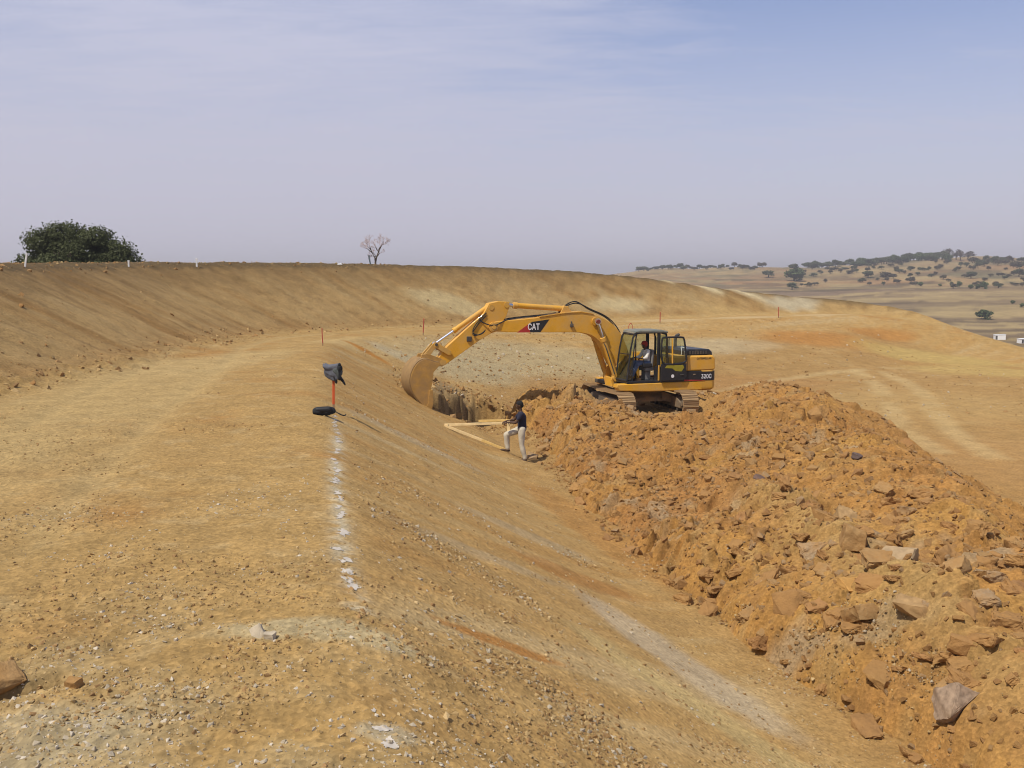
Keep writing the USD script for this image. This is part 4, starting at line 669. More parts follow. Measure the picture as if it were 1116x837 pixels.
    for k in range(5): y = -.52 + .26 * k; obj('tooth', prism([(8.02, .47), (7.96, .48), (7.74, .22), (7.72, .19), (7.78, .21), (8.03, .38)], y - .05, y + .05, .008), TOOTH, bk)
excavator()

# ------------------------------------------------------------------ people
def sph(c, r, n=20):
    return m3.Manifold.sphere(float(r), n).translate([float(x) for x in c])
def bones_mesh(bones, res=0.02, smooth=8):
    M = None
    for (p, rp, q, rq) in bones:
        h = m3.Manifold.batch_hull([sph(p, rp), sph(q, rq)]); M = h if M is None else M + h
    M = M.refine_to_length(res); mm = M.to_mesh(); t = trimesh.Trimesh(mm.vert_properties[:, :3], mm.tri_verts, process=True)
    trimesh.smoothing.filter_taubin(t, 0.5, -0.52, smooth); return t
def hand(w, d, up, side, curl=0.6, k=1.0):
    """Palm and five fingers from the wrist w along d; up = back of the hand; side = towards the thumb."""
    w, d, up, side = (np.array(a, float) for a in (w, d, up, side)); d /= np.linalg.norm(d); side = side - d * (side @ d); side /= np.linalg.norm(side); up = np.cross(d, side) * np.sign(np.cross(d, side) @ up); B = []
    for s in (-.03, -.01, .01, .03): B.append((w + d * .01 + side * s * .5, .017 * k, w + d * .085 + side * s, .014 * k))
    for i, (s, L) in enumerate(((.034, .070), (.012, .080), (-.011, .074), (-.032, .058))):
        p = w + d * .088 + side * s; a = 0.25
        for j, f in enumerate((.45, .32, .25)):
            a += curl * (0.55 + .25 * j); q = p + (d * math.cos(a) - up * math.sin(a)) * L * f; B.append((p, (.0095 - .0008 * j) * k, q, (.0088 - .0008 * j) * k)); p = q
    p = w + d * .03 + side * .028; q = p + d * .03 + side * .026 - up * .01; B.append((p, .013 * k, q, .0105 * k)); r = q + d * .030 + side * .006 - up * .014; B.append((q, .0105 * k, r, .009 * k))
    return B
def head_bones(c, fwd, k=1.0):
    c, f = np.array(c, float), np.array(fwd, float); f /= np.linalg.norm(f); u = np.array([0, 0, 1.0]); s = np.cross(u, f); s /= np.linalg.norm(s); u = np.cross(f, s); P = lambda a, b, z: c + f * a * k + s * b * k + u * z * k
    B = [(P(-.02, 0, .035), .088 * k, P(.015, 0, .025), .085 * k), (P(.01, 0, -.02), .068 * k, P(.045, 0, -.075), .042 * k), (P(.03, .02, -.03), .05 * k, P(.03, -.02, -.03), .05 * k),
         (P(.088, 0, .012), .011 * k, P(.108, 0, -.022), .014 * k), (P(.094, -.014, -.060), .010 * k, P(.094, .014, -.060), .010 * k), (P(.088, -.012, -.074), .010 * k, P(.088, .012, -.074), .010 * k), (P(.082, -.03, .028), .012 * k, P(.082, .03, .028), .012 * k)]
    for q in (1, -1): B += [(P(-.005, q * .080, .012), .014 * k, P(-.012, q * .088, -.02), .010 * k)]
    return B, P
SKIN = mat('dark_skin', (.085, .042, .022), rough=0.5, var=0.1, scale=20)
NAVY = mat('navy_cloth', (.022, .022, .040), rough=0.9, var=0.25, scale=14, bump=0.01)
CREAM = mat('cream_cloth', (.52, .46, .35), rough=0.9, var=0.12, scale=10, dust=0.3, bump=0.01)
HAIR = mat('black_hair', (.012, .010, .009), rough=0.85, var=0.3, scale=60)
EYEW = mat('eye_white', (.7, .68, .62), rough=0.3, var=0.02)
SANDAL = mat('brown_shoe', (.10, .06, .035), rough=0.7, var=0.2)
def eyes(P, parent, k=1.0):
    for q in (1, -1): obj('eye', trimesh.creation.icosphere(2, .0125 * k).apply_translation(P(.078, q * .033, .008)), EYEW, parent, smooth=True); obj('pupil', trimesh.creation.icosphere(1, .0062 * k).apply_translation(P(.0875, q * .034, .008)), HAIR, parent, smooth=True)

def worker():
    bx0, by0 = 0.33, 28.45; z0 = float(surface_z(bx0, by0)[0]); zf = float(surface_z(bx0 - .50, by0 + .02)[0]) - z0
    t = thing('person', 'man in navy shirt and cream trousers stepping up the slope, hands on a timber frame', 'person', (bx0, by0, z0), PI)
    N = lambda *a: np.array(a, float); zk = zf
    hipc = N(.04, 0, .97); HL, HR = N(.04, .09, .95), N(.04, -.09, .95)        # left side is towards the camera (y positive after turning)
    kF, aF = N(.50, -.10, zk + .50), N(.46, -.10, zk + .085); kB, aB = N(.05, .10, .50), N(-.04, .11, .085)
    chest, neck, hd = N(.05, 0, 1.30), N(.075, 0, 1.47), N(.115, 0, 1.625)
    SL, SR = N(.065, .185, 1.40), N(.075, -.185, 1.40); eR, wR = N(.27, -.24, 1.18), N(.50, -.14, 1.155); eL, wL = N(.22, .225, 1.16), N(.44, .12, 1.165)
    B, P = head_bones(hd, (1, 0, -.12))
    B += [(neck - [0, 0, .05], .058, hd - [.015, 0, .06], .055), (chest, .125, hipc, .115), (chest + [0, .06, .02], .10, chest + [0, -.06, .02], .10), (SL, .058, neck - [0, 0, .06], .06), (SR, .058, neck - [0, 0, .06], .06)]
    for S, e, w in ((SL, eL, wL), (SR, eR, wR)): B += [(S, .056, e, .040), (e, .040, w, .028)]
    for h, k, a in ((HL, kB, aB), (HR, kF, aF)): B += [(h, .092, k, .056), (k, .056, k * .6 + a * .4 - [.02, 0, 0], .056), (k * .6 + a * .4 - [.02, 0, 0], .056, a, .038)]
    for a, sl in ((aB, 0.0), (aF, .10)): B += [(a - [.03, 0, .035], .038, a + [.12, 0, -.045 + sl * .3], .034), (a + [.12, 0, -.045 + sl * .3], .034, a + [.185, 0, -.058 + sl * .4], .024)]
    B += hand(wR, (1, .15, -.25), (0, 0, 1), (0, 1, 0), .55); B += hand(wL, (1, .1, -.25), (0, 0, 1), (0, -1, 0), .55)
    obj('body', bones_mesh(B, .016, 6), SKIN, t, smooth=True)
    eyes(P, t)
    hb = [(P(-.03, 0, .05), .094, P(.0, 0, .062), .088), (P(-.06, 0, .0), .070, P(-.03, 0, .05), .092)]; obj('hair', bones_mesh(hb, .015, 3), HAIR, t, smooth=True)
    shirt = [(chest, .140, hipc + [0, 0, .02], .128), (chest + [0, .065, .02], .115, chest + [0, -.065, .02], .115), (SL, .072, neck - [0, 0, .075], .072), (SR, .072, neck - [0, 0, .075], .072), (hipc + [0, .03, .0], .130, hipc + [.0, -.03, -.03], .130)]
    for S, e in ((SL, eL), (SR, eR)): shirt.append((S, .072, S * .45 + e * .55, .060))
    sm = bones_mesh(shirt, .02, 8); v = sm.vertices; nz = noise(v * 11.0, 3) - .5; sm.vertices = v + sm.vertex_normals * (nz[:, None] * .018); obj('shirt', sm, NAVY, t, smooth=True)
    tr = [(HL + [0, -.09, .03], .122, HL, .110), (HR + [0, .09, .03], .122, HR, .110)]
    for h, k, a in ((HL, kB, aB), (HR, kF, aF)): tr += [(h, .108, k, .082), (k, .082, a + [.0, 0, .03], .070)]
    tm = bones_mesh(tr, .02, 8); v = tm.vertices; nz = noise(v * [8, 8, 6.0], 4) - .5; tm.vertices = v + tm.vertex_normals * (nz[:, None] * .030); obj('trousers', tm, CREAM, t, smooth=True)
    for a, sl in ((aB, 0.0), (aF, .10)): obj('shoe', bones_mesh([(a - [.04, 0, .045], .043, a + [.12, 0, -.05 + sl * .3], .040), (a + [.12, 0, -.05 + sl * .3], .040, a + [.195, 0, -.062 + sl * .4], .028)], .02, 4), SANDAL, t, smooth=True)
worker()
def operator():
    Mx = lambda p: np.array(p, float); R = trimesh.transformations.rotation_matrix(EXC_RZ, [0, 0, 1]); base = (R @ [-.10, .85, 1.72, 1])[:3] + EXC
    t = thing('person', 'excavator operator in white shirt and red cap seated in the open cab', 'person', base, EXC_RZ)
    N = lambda *a: np.array(a, float); hip = N(.04, 0, .12); chest, neck, hd = N(.12, 0, .46), N(.16, 0, .63), N(.20, 0, .78); SL, SR = N(.13, .18, .56), N(.13, -.18, .56); eL, eR = N(.25, .26, .34), N(.25, -.26, .34); wL, wR = N(.44, .27, .31), N(.44, -.27, .31)
    HL, HR, kL, kR, aL, aR = N(.06, .10, .11), N(.06, -.10, .11), N(.52, .14, .14), N(.52, -.14, .14), N(.74, .12, -.34), N(.74, -.12, -.34)
    B, P = head_bones(hd, (1, 0, -.15))
    B += [(neck - [0, 0, .05], .058, hd - [.015, 0, .06], .055), (chest, .125, hip, .12), (chest + [0, .06, .02], .1, chest + [0, -.06, .02], .1), (SL, .058, neck - [0, 0, .06], .06), (SR, .058, neck - [0, 0, .06], .06)]
    for S, e, w in ((SL, eL, wL), (SR, eR, wR)): B += [(S, .056, e, .042), (e, .042, w, .029)]
    for h, k, a in ((HL, kL, aL), (HR, kR, aR)): B += [(h, .092, k, .060), (k, .058, a, .04), (a, .04, a + [.18, 0, -.02], .03)]
    B += hand(wL, (1, 0, .1), (0, .3, 1), (0, -1, 0.2), .75); B += hand(wR, (1, 0, .1), (0, -.3, 1), (0, 1, 0.2), .75)
    obj('body', bones_mesh(B, .018, 6), SKIN, t, smooth=True); eyes(P, t)
    sh = [(chest, .142, hip + [0, 0, .06], .135), (chest + [0, .065, .02], .117, chest + [0, -.065, .02], .117), (SL, .075, neck - [0, 0, .075], .072), (SR, .075, neck - [0, 0, .075], .072), (SL, .075, eL, .058), (SR, .075, eR, .058), (eL, .058, eL * .4 + wL * .6, .047), (eR, .058, eR * .4 + wR * .6, .047)]
    obj('shirt', bones_mesh(sh, .02, 8), mat('white_cloth', (.66, .63, .55), rough=0.9, var=0.15, scale=9, bump=.01), t, smooth=True)
    tr = [(HL, .118, HR, .118)] + [b for h, k, a in ((HL, kL, aL), (HR, kR, aR)) for b in ((h, .110, k, .084), (k, .084, a + [0, 0, .04], .068))]
    obj('trousers', bones_mesh(tr, .02, 8), mat('blue_cloth', (.10, .13, .20), rough=0.9, var=0.3, scale=8, bump=.01), t, smooth=True)
    obj('cap', bones_mesh([(P(-.03, 0, .045), .099, P(.01, 0, .06), .094), (P(-.05, 0, .0), .08, P(-.03, 0, .05), .095), (P(.09, -.03, .055), .016, P(.14, 0, .045), .012), (P(.09, .03, .055), .016, P(.14, 0, .045), .012), (P(-.02, .06, -.02), .045, P(-.02, -.06, -.02), .045)], .015, 3), mat('red_cloth', (.36, .045, .028), rough=0.9, var=0.15), t, smooth=True)
operator()

# ------------------------------------------------------------------ the timber setting-out frame the man is holding
WOOD = mat('pale_sawn_timber', (.80, .60, .30), rough=0.7, var=0.14, scale=5.0, spec=0.3); WOOD2 = mat('yellow_sawn_timber', (.74, .50, .17), rough=0.7, var=0.14, scale=5.0, spec=0.3)
def board(p, q, w, th, roll=(0, 0, 1)):
    p, q = np.array(p, float), np.array(q, float); d = q - p; L = np.linalg.norm(d); d /= L; u = np.array(roll, float); u -= d * (u @ d); u /= np.linalg.norm(u); s = np.cross(u, d)
    m = bx(0, L, -th / 2, th / 2, -w / 2, w / 2, .004); M = np.eye(4); M[:3, 0], M[:3, 1], M[:3, 2], M[:3, 3] = d, s, u, p; m.apply_transform(M); return m
def frame_():
    A = np.array([-1.93, 28.72, -2.13]); t = thing('timber_frame', 'triangular frame of pale sawn boards set level against the slope', 'timber frame', tuple(A))
    L = lambda x, y, z: np.array([x, y, z]) - A
    obj('level_board', board(L(-1.98, 28.70, -2.155), L(-.02, 28.64, -2.085), .072, .03), WOOD, t)
    obj('top_board', board(L(-.98, 28.745, -2.045), L(.0, 28.70, -2.015), .065, .03), WOOD2, t)
    obj('sloping_board', board(L(-1.96, 28.665, -2.17), L(-.86, 28.62, -2.60), .078, .03), WOOD, t); obj('sloping_board', board(L(-.88, 28.585, -2.585), L(-.20, 28.55, -2.86), .072, .03), WOOD2, t)
    obj('post', board(L(-.10, 28.60, -2.02), L(-.11, 28.60, -2.90), .085, .05, (1, 0, 0)), WOOD, t)
    for q in ((-1.86, 28.68, -2.15), (-.10, 28.57, -2.09)): obj('nail_plate', cyl(L(*q), L(q[0], q[1] - .035, q[2]), .012, 8), DARKM, t)
frame_()

# ------------------------------------------------------------------ survey stakes, the jacket on the first, the bag beside it
ORANGE = mat('orange_paint', (.62, .105, .03), rough=0.6, var=0.12, scale=12); REDST = mat('faded_red_paint', (.45, .10, .06), rough=0.7, var=0.12, scale=12); RAWW = mat('raw_stake_wood', (.33, .21, .11), rough=0.8, var=0.2)
def stake(x, y, h, w, lean, label, m, cat='survey stake', ring=True):
    z = float(surface_z(x, y, True)[0]); t = thing('survey_stake', label, cat, (x, y, z), 0.3)
    def pt(z): return (lean[0] * z, lean[1] * z, z)
    obj('painted_shaft', board(pt(.16 * h), pt(h), w, w * .7, (1, 0, 0)), m, t); obj('bare_foot', board(pt(-.15), pt(.165 * h), w * .96, w * .66, (1, 0, 0)), RAWW, t)
    return z
zs = stake(-3.08, 16.95, 0.74, .042, (.02, 0), 'bright orange wooden stake carrying a rolled dark jacket at the road edge', ORANGE)
stake(-6.56, 34.3, .62, .035, (-.03, 0), 'thin red stake at the bend of the road, behind the jacket stake', REDST)
stake(-4.11, 45.8, .78, .045, (.05, 0), 'faded red stake on the far road edge, left of the excavator boom', REDST)
stake(9.25, 62.0, .72, .05, (.02, 0), 'red stake on the far road edge, just above the excavator cab', REDST)
stake(18.9, 70.4, .78, .05, (0, 0), 'red stake standing far along the road, right of the excavator', REDST)
JACKET = mat('grey_blue_jacket', (.115, .120, .140), rough=0.85, var=0.2, scale=9, bump=.02); JDARK = mat('black_lining', (.018, .020, .022), rough=0.9, var=0.3, scale=12, bump=.02)
def jacket():
    P0 = np.array([-3.06, 16.93, zs + .67]); t = thing('jacket', 'grey-blue jacket with black lining rolled over the top of the orange stake', 'jacket', tuple(P0), 0.0); UsdGeom.Xformable(t).AddScaleOp().Set((.84, .84, .84))
    # a drooping open roll: grey outside towards the left, its dark mouth to the right
    n, k = 40, 26; ax = np.linspace(0, 1, k); th = np.linspace(0, 2 * PI, n, endpoint=False); A, T = np.meshgrid(ax, th, indexing='ij')
    r = .135 + .022 * np.sin(3 * T + 2 * A) + .012 * np.sin(7 * T + 5 * A) - .03 * (1 - A); cx = -.19 + .33 * A; cz = .09 - .055 * A - .02 * np.sin(4 * A); 
    v = np.stack([cx + .02 * np.sin(2 * T), .75 * r * np.cos(T) - .04 * A, cz + 1.05 * r * np.sin(T) - .05 * (np.sin(T) < -.3) * np.sin(A * 3)], -1).reshape(-1, 3); v += .012 * (noise(v * 14, 8) - .5)[:, None]; f = []
    for i in range(k - 1):
        for j in range(n): q = (j + 1) % n; f += [(i * n + j, (i + 1) * n + j, (i + 1) * n + q), (i * n + j, (i + 1) * n + q, i * n + q)]
    v = np.vstack([v, [v[:n].mean(0)]]); f += [(len(v) - 1, j, (j + 1) % n) for j in range(n)]
    m = trimesh.Trimesh(v, np.array(f), process=False); obj('outer_cloth', cat_([m, trimesh.Trimesh(v * .985, np.array(f)[:, ::-1], process=False)]), JACKET, t, smooth=True)
    lip = np.stack([np.full(61, .135), .75 * (.125 + .02 * np.sin(3 * np.linspace(0, 2 * PI, 61) + 2)) * np.cos(np.linspace(0, 2 * PI, 61)) - .045, .03 + 1.08 * (.13 + .02 * np.sin(3 * np.linspace(0, 2 * PI, 61) + 2)) * np.sin(np.linspace(0, 2 * PI, 61))], 1)
    obj('dark_collar', tube(lip, .030 + .012 * np.sin(np.linspace(0, 20, 61)), 8), JDARK, t, smooth=True)
    obj('lining', bones_mesh([((.06, -.05, .05), .085, (.125, -.07, .0), .07), ((.10, -.08, -.02), .05, (.12, -.09, -.08), .04)], .02, 5), mat('grey_lining', (.075, .085, .08), rough=.9, var=.4, scale=20), t, smooth=True)
    fl = bones_mesh([((.10, -.05, -.06), .045, (.20, -.06, -.17), .026), ((.20, -.06, -.17), .026, (.235, -.06, -.24), .018), ((.03, -.05, -.08), .05, (.06, -.06, -.20), .025)], .02, 5); obj('hanging_sleeve', fl, JDARK, t, smooth=True)
jacket()
def bag():
    x, y = -3.06, 15.9; z = float(surface_z(x, y, True)[0]); t = thing('black_bag', 'small black bag lying on the road edge beside the orange stake', 'bag', (x, y, z), .1)
    m = bones_mesh([((-.10, 0, .075), .072, (-.02, 0, .068), .060), ((-.02, 0, .066), .058, (.11, .01, .078), .075), ((-.13, 0, .07), .05, (-.05, .02, .07), .06), ((.12, 0, .07), .055, (.16, 0, .07), .045)], .02, 5); v = m.vertices; m.vertices = v + m.vertex_normals * ((noise(v * 16, 2) - .5) * .03)[:, None]
    obj('pouch', m, JDARK, t, smooth=True); obj('strap', tube(curve([(.12, 0, .12), (.2, -.02, .07), (.30, -.03, .012), (.36, .02, .012)], 20), .009), RUB, t, smooth=True)
    obj('flap', bones_mesh([((-.09, -.03, .10), .05, (.10, -.03, .105), .055)], .02, 4), mat('black_nylon', (.012, .012, .014), rough=.6, var=.2), t, smooth=True)
bag()

# ------------------------------------------------------------------ lime powder marking the road edge
LIME = mat('lime_powder', (.56, .50, .41), rough=1.0, var=0.08, scale=16, spec=0.05)
def lime():
    t = thing('lime_line', 'broken line of white lime powder along the road edge', 'marking line')
    g = np.random.default_rng(77); spots = [(-.66, 4.80, .06, .05), (-.60, 4.62, .04, .05), (-.72, 4.95, .035, .04)]; y = 16.5
    while y > 6.85:
        big = 1.0 if y > 9 else 1.45; x = float(np.interp(y, LIME_LINE[:, 1], LIME_LINE[:, 0])); ry = g.uniform(.07, .17)
        if g.uniform() < (.72 if y < 13 else .5): spots.append((x + g.normal(0, .018), y, g.uniform(.024, .048) * big, ry * (.8 if y < 9 else 1)))
        y -= ry * g.uniform(1.1, 2.1)
    for i, (cx, cy, rx, ry) in enumerate(spots):
        n = 44; st = .30 * max(rx, .08) / 3; gx = np.arange(-2.0 * rx, 2.0 * rx, .008); gy = np.arange(-2.0 * ry, 2.0 * ry, .011); X, Y = np.meshgrid(gx + cx, gy + cy, indexing='ij'); x, y = X.ravel(), Y.ravel()
        d = np.hypot((x - cx) / (rx * .95), (y - cy) / (ry * .95)) + 4.2 * (fbm(x, y, 13.0, 5, 600 + i, .8) - .5); on = d < 0.95; z = ground_z(x, y) + .004
        from scipy.ndimage import label as lab
        a = np.arange(len(x)).reshape(X.shape); q = np.stack([a[:-1, :-1], a[1:, :-1], a[1:, 1:], a[:-1, 1:]], -1); cell = on[q].all(-1); L, nl = lab(cell)
        for c in range(1, nl + 1):
            qq = q[L == c].reshape(-1, 4)
            if len(qq) < 10: continue
            f = np.vstack([qq[:, [0, 1, 2]], qq[:, [0, 2, 3]]]); ids, inv = np.unique(f, return_inverse=True); obj('lime_patch', (np.stack([x, y, z], 1)[ids], inv.reshape(-1, 3)), LIME, t, smooth=True)
lime()

# ------------------------------------------------------------------ trees and bushes
def leaf_mat(name, col, trans=0.25):
    return usdkit.material(stage, '/World/Looks/' + name, {'g': ('geometry', {}), 'oi': ('object_info', {}), 'n': ('noise_texture', {'scale': 1.3, 'detail': 4.0}), 'r': ('map_range', {'from_min': .3, 'from_max': .7, 'to_min': .5, 'to_max': 1.6}), 'ri': ('map_range', {'to_min': .7, 'to_max': 1.3}), 'ro': ('map_range', {'to_min': .8, 'to_max': 1.2}),
        'm1': ('math', {'math_type': 'multiply'}), 'm2': ('math', {'math_type': 'multiply'}), 'mul': ('mix', {'mix_type': 'multiply', 'fac': 1.0, 'color1': col}), 'd': ('principled_bsdf', {'roughness': .6, 'specular_ior_level': .25}), 't': ('translucent_bsdf', {}), 'x': ('mix_closure', {'fac': trans})},
        [('g.position', 'n.vector'), ('n.fac', 'r.value'), ('g.random_per_island', 'ri.value'), ('oi.random', 'ro.value'), ('r.result', 'm1.value1'), ('ri.result', 'm1.value2'), ('m1.value', 'm2.value1'), ('ro.result', 'm2.value2'), ('m2.value', 'mul.color2'), ('mul.color', 'd.base_color'), ('mul.color', 't.color'), ('d.BSDF', 'x.closure1'), ('t.BSDF', 'x.closure2')], surface='x.closure')
LEAF = {'dark_leaves': leaf_mat('dark_leaves', (.118, .135, .052), .38), 'green_leaves': leaf_mat('green_leaves', (.075, .110, .040)), 'dry_leaves': leaf_mat('dry_leaves', (.17, .145, .085)), 'far_leaves': leaf_mat('far_leaves', (.15, .165, .080)), 'far_green_leaves': leaf_mat('far_green_leaves', (.135, .18, .065)), 'grey_twigs': leaf_mat('grey_twigs', (.20, .165, .135), .1)}
BARK = mat('grey_brown_bark', (.115, .085, .062), rough=.95, var=.3, scale=8)
def leaves(lumps, n, size, seed, shell=.55, thin=.30):
    """Small leaf sprays spread through a crown made of lumps (x, y, z, rx, ry, rz)."""
    g = np.random.default_rng(seed); L = np.array(lumps, float); w = (L[:, 3] * L[:, 4] * L[:, 5]) ** .67; k = g.choice(len(L), n, p=w / w.sum()); d = g.normal(0, 1, (n, 3)); d /= np.linalg.norm(d, axis=1, keepdims=True)
    r = (shell + (1 - shell) * g.uniform(0, 1, n)) * (1 + .11 * g.normal(0, 1, n)); c = L[k, :3] + d * L[k, 3:6] * r[:, None]; keep = noise(c * (1.6 / max(.3, L[:, 3].mean())) + seed, seed) > thin; c, d = c[keep], d[keep]; n = len(c)
    nrm = d + .8 * g.normal(0, 1, (n, 3)); nrm[:, 2] += .3; nrm /= np.linalg.norm(nrm, axis=1, keepdims=True); a = np.cross(nrm, g.normal(0, 1, (n, 3))); a /= np.linalg.norm(a, axis=1, keepdims=True); b = np.cross(nrm, a); s = size * g.uniform(.5, 1.4, n)[:, None]
    v = np.stack([c - a * s, c + b * s * .55 - nrm * s * .15, c + a * s, c - b * s * .55 + nrm * s * .1], 1).reshape(-1, 3); i = np.arange(n)[:, None] * 4; return (v, np.vstack([i + [0, 1, 2], i + [0, 2, 3]]))
def limbs(base, height, spread, seed, r0, depth=3, n0=4):
    g = np.random.default_rng(seed); out = []
    def grow(p, d, L, r, k):
        q = p + d * L; mid = (p + q) / 2 + g.normal(0, .05 * L, 3); out.append(tube(np.array([p, mid, q]), [r, r * .85, r * .66], 6 if k < 2 else 4))
        if k < depth:
            for _ in range(2 + (g.uniform() < .6)):
                e = d + spread * g.normal(0, 1, 3); e[2] = abs(e[2]) * .8 + .25; e /= np.linalg.norm(e); grow(q, e, L * g.uniform(.55, .8), r * .62, k + 1)
    for i in range(n0):
        e = np.array([math.cos(6.28 * i / n0 + seed), math.sin(6.28 * i / n0 + seed), g.uniform(.7, 1.3)]); e /= np.linalg.norm(e); grow(np.array(base, float), e, height * g.uniform(.35, .5), r0, 1)
    return cat_(out)
def lumpy(n, rx, ry, z0, z1, k, seed):
    g = np.random.default_rng(seed); L = []
    for i in range(n):
        a = g.uniform(0, 2 * PI); q = math.sqrt(g.uniform(0, 1)) * .72; z = g.uniform(z0, z1); f = 1 - .55 * max(0, (z - z0) / (z1 - z0) - .45); L.append((math.cos(a) * q * rx * f, math.sin(a) * q * ry * f, z, k * g.uniform(.75, 1.25) * rx, k * g.uniform(.75, 1.25) * ry, k * .8 * g.uniform(.7, 1.2) * rx))
    return L
KINDS = {}
def kind(name, lumps, n, size, seed, leaf, trunk_h, tr):
    c = stage.CreateClassPrim('/World/' + name + '_kind'); obj('trunk', [tube(np.array([(0, 0, -.08), (.01, 0, trunk_h * .5), (-.01, .01, trunk_h)]), [tr * 1.3, tr, tr * .8], 7), limbs((0, 0, trunk_h * .8), .55, .5, seed, tr * .6, 2, 4)], BARK, c); obj('crown', leaves(lumps, n, size, seed), LEAF[leaf], c); KINDS[name] = c.GetPath()
kind('round_tree', lumpy(15, .44, .44, .26, .74, .42, 1), 1900, .055, 1, 'far_leaves', .34, .035)
kind('bushy_tree', lumpy(14, .46, .46, .18, .70, .45, 2), 1700, .060, 2, 'far_green_leaves', .2, .035)
kind('flat_tree', lumpy(12, .5, .5, .5, .80, .38, 3), 1100, .055, 3, 'far_leaves', .55, .03)
kind('dry_bush', lumpy(10, .48, .48, .25, .7, .42, 4), 900, .06, 4, 'dry_leaves', .2, .03)
kind('bare_crown_tree', lumpy(12, .48, .48, .45, .85, .38, 5), 600, .05, 5, 'grey_twigs', .4, .035)
def tree(k, x, y, w, h, label, cat='tree', group=None, rz=0.0):
    z = float(ground_z([x], [y])[0]); t = UsdGeom.Xform.Define(stage, numbered('/World', k)); t.AddTranslateOp().Set((x, y, z - .03 * h)); t.AddRotateZOp().Set(rz); t.AddScaleOp().Set((w, w, h)); t.GetPrim().GetReferences().AddInternalReference(KINDS[k]); t.GetPrim().SetInstanceable(True); tag(t, label, cat, group)
g6 = np.random.default_rng(66)
def px_w(w, x, y): return w * math.hypot(x, y) / 1080.0
FIELD_TREES = [(260.8, 546.7, 19, 12.5, 'f'), (320.5, 635.7, 5, 4, 'b'), (310, 603.6, 5, 5, 'b'), (386.2, 790.5, 13, 6, 'f'), (372.7, 785, 8, 9, 'g'), (367.7, 786, 6, 6, 'g'), (366.5, 796.1, 6, 5, 'b'), (370.9, 825.8, 6, 7, 'g'), (357.4, 806.2, 8, 6, 'd'), (357.5, 872.5, 6, 5, 'g'), (372.7, 930.1, 8, 7, 'd'), (361.2, 933.5, 9, 5, 'd'), (428.5, 930.7, 13, 8, 'r'), (488.2, 959.8, 13, 9, 'r'),
    (368.4, 983.1, 15, 9, 'd'), (365.4, 1023, 13, 8, 'r'), (331.8, 924.3, 6, 4, 'd'), (406.9, 1047.8, 11, 5, 'r'), (432.8, 1082.4, 9, 6, 'r'), (451.7, 1018.6, 5, 3, 'd'), (422.1, 823.8, 7, 5, 'd'), (371.8, 864.8, 4, 3, 'g'), (322.4, 1104.9, 9, 5, 'd'), (338.3, 1197.8, 12, 9, 'r'), (370.5, 1042.7, 9, 6, 'r'), (349.2, 1093.5, 6, 4, 'd'), (374.9, 1095.1, 7, 4, 'd'), (421.3, 990.7, 5, 4, 'd'), (407.5, 1001.7, 6, 4, 'r'), (451.1, 912.2, 7, 4, 'r')]
GRP = {'d': ('dry_bush', 'dry greyish bush scattered over the distant slopes', 'bush', 'dry bushes on the distant slopes'), 'r': ('round_tree', 'small dark round tree standing in the distant fields', 'tree', 'dark round trees in the distant fields'), 'g': ('bushy_tree', 'small green bush in the row along the distant field edge', 'bush', 'green bushes along the field edge'), 'b': ('bushy_tree', 'small low bush near the right edge of the valley', 'bush', 'low bushes at the right of the valley')}
for i, (x, y, w, h, k) in enumerate(FIELD_TREES):
    W, H = px_w(w, x, y), px_w(h, x, y)
    if i == 0: tree('bushy_tree', x, y, W, H, 'large round dark green tree alone in the ploughed valley field', rz=20)
    elif i == 3: tree('round_tree', x, y, W, H, 'wide flat dark tree at the right end of the row of green bushes', rz=80)
    else: kk, lb, ct, gp = GRP[k]; tree(kk, x, y, W * 1.1, H * 1.1, lb, ct, gp, float(g6.uniform(0, 360)))
# along the far ridge: picture column, size, kind
RIDGE = [(864, 1060, 25, 17, 'G', 'tall green rounded tree, the largest on the far ridge'), (862, 900, 14, 10, 'D', 'dark clump of a tree just below the largest ridge tree'), (836, 1150, 17, 9, 'D', 'dark leaning tree at the left shoulder of the far ridge')]
for px, r, w, h, k, lb in RIDGE:
    a = math.atan((px - 558) / 1080.0); x, y = r * math.sin(a), r * math.cos(a); tree('bushy_tree' if k == 'G' else 'round_tree', x, y, w * r / 1080, h * r / 1080, lb, rz=px)
def ridge_row(lo, hi, n, w, h, kinds, label, group, r0=1330, r1=1480, cat='tree'):
    for i in range(n):
        px = lo + (hi - lo) * (i + g6.uniform(-.3, .3)) / max(1, n - 1); r = g6.uniform(r0, r1); a = math.atan((px - 558) / 1080.0); W = g6.uniform(*w); H = g6.uniform(*h)
        tree(kinds[int(g6.integers(len(kinds)))], r * math.sin(a), r * math.cos(a), W * r / 1080, H * r / 1080, label, cat, group, float(g6.uniform(0, 360)))
ridge_row(696, 830, 32, (5, 12), (3.5, 7), ['round_tree', 'dry_bush', 'round_tree'], 'small hazy tree in the line left along the far skyline', 'trees along the left far skyline')
ridge_row(878, 938, 13, (9, 15), (6, 10), ['round_tree', 'bushy_tree'], 'mid green tree on the far ridge right of the largest one', 'trees right of the largest ridge tree')
ridge_row(938, 1030, 30, (10, 17), (7, 11), ['round_tree', 'bushy_tree', 'round_tree'], 'dark tree in the dense clump crowning the far hilltop', 'dense trees on the far hilltop')
ridge_row(1030, 1050, 4, (11, 17), (9, 13), ['bare_crown_tree'], 'pale leafless tree beside the dense hilltop clump', 'pale leafless trees on the hilltop')
ridge_row(1056, 1122, 22, (8, 13), (6, 9), ['round_tree', 'dry_bush'], 'dark tree in the belt at the far right of the ridge', 'belt of trees at the far right', 1180, 1350)
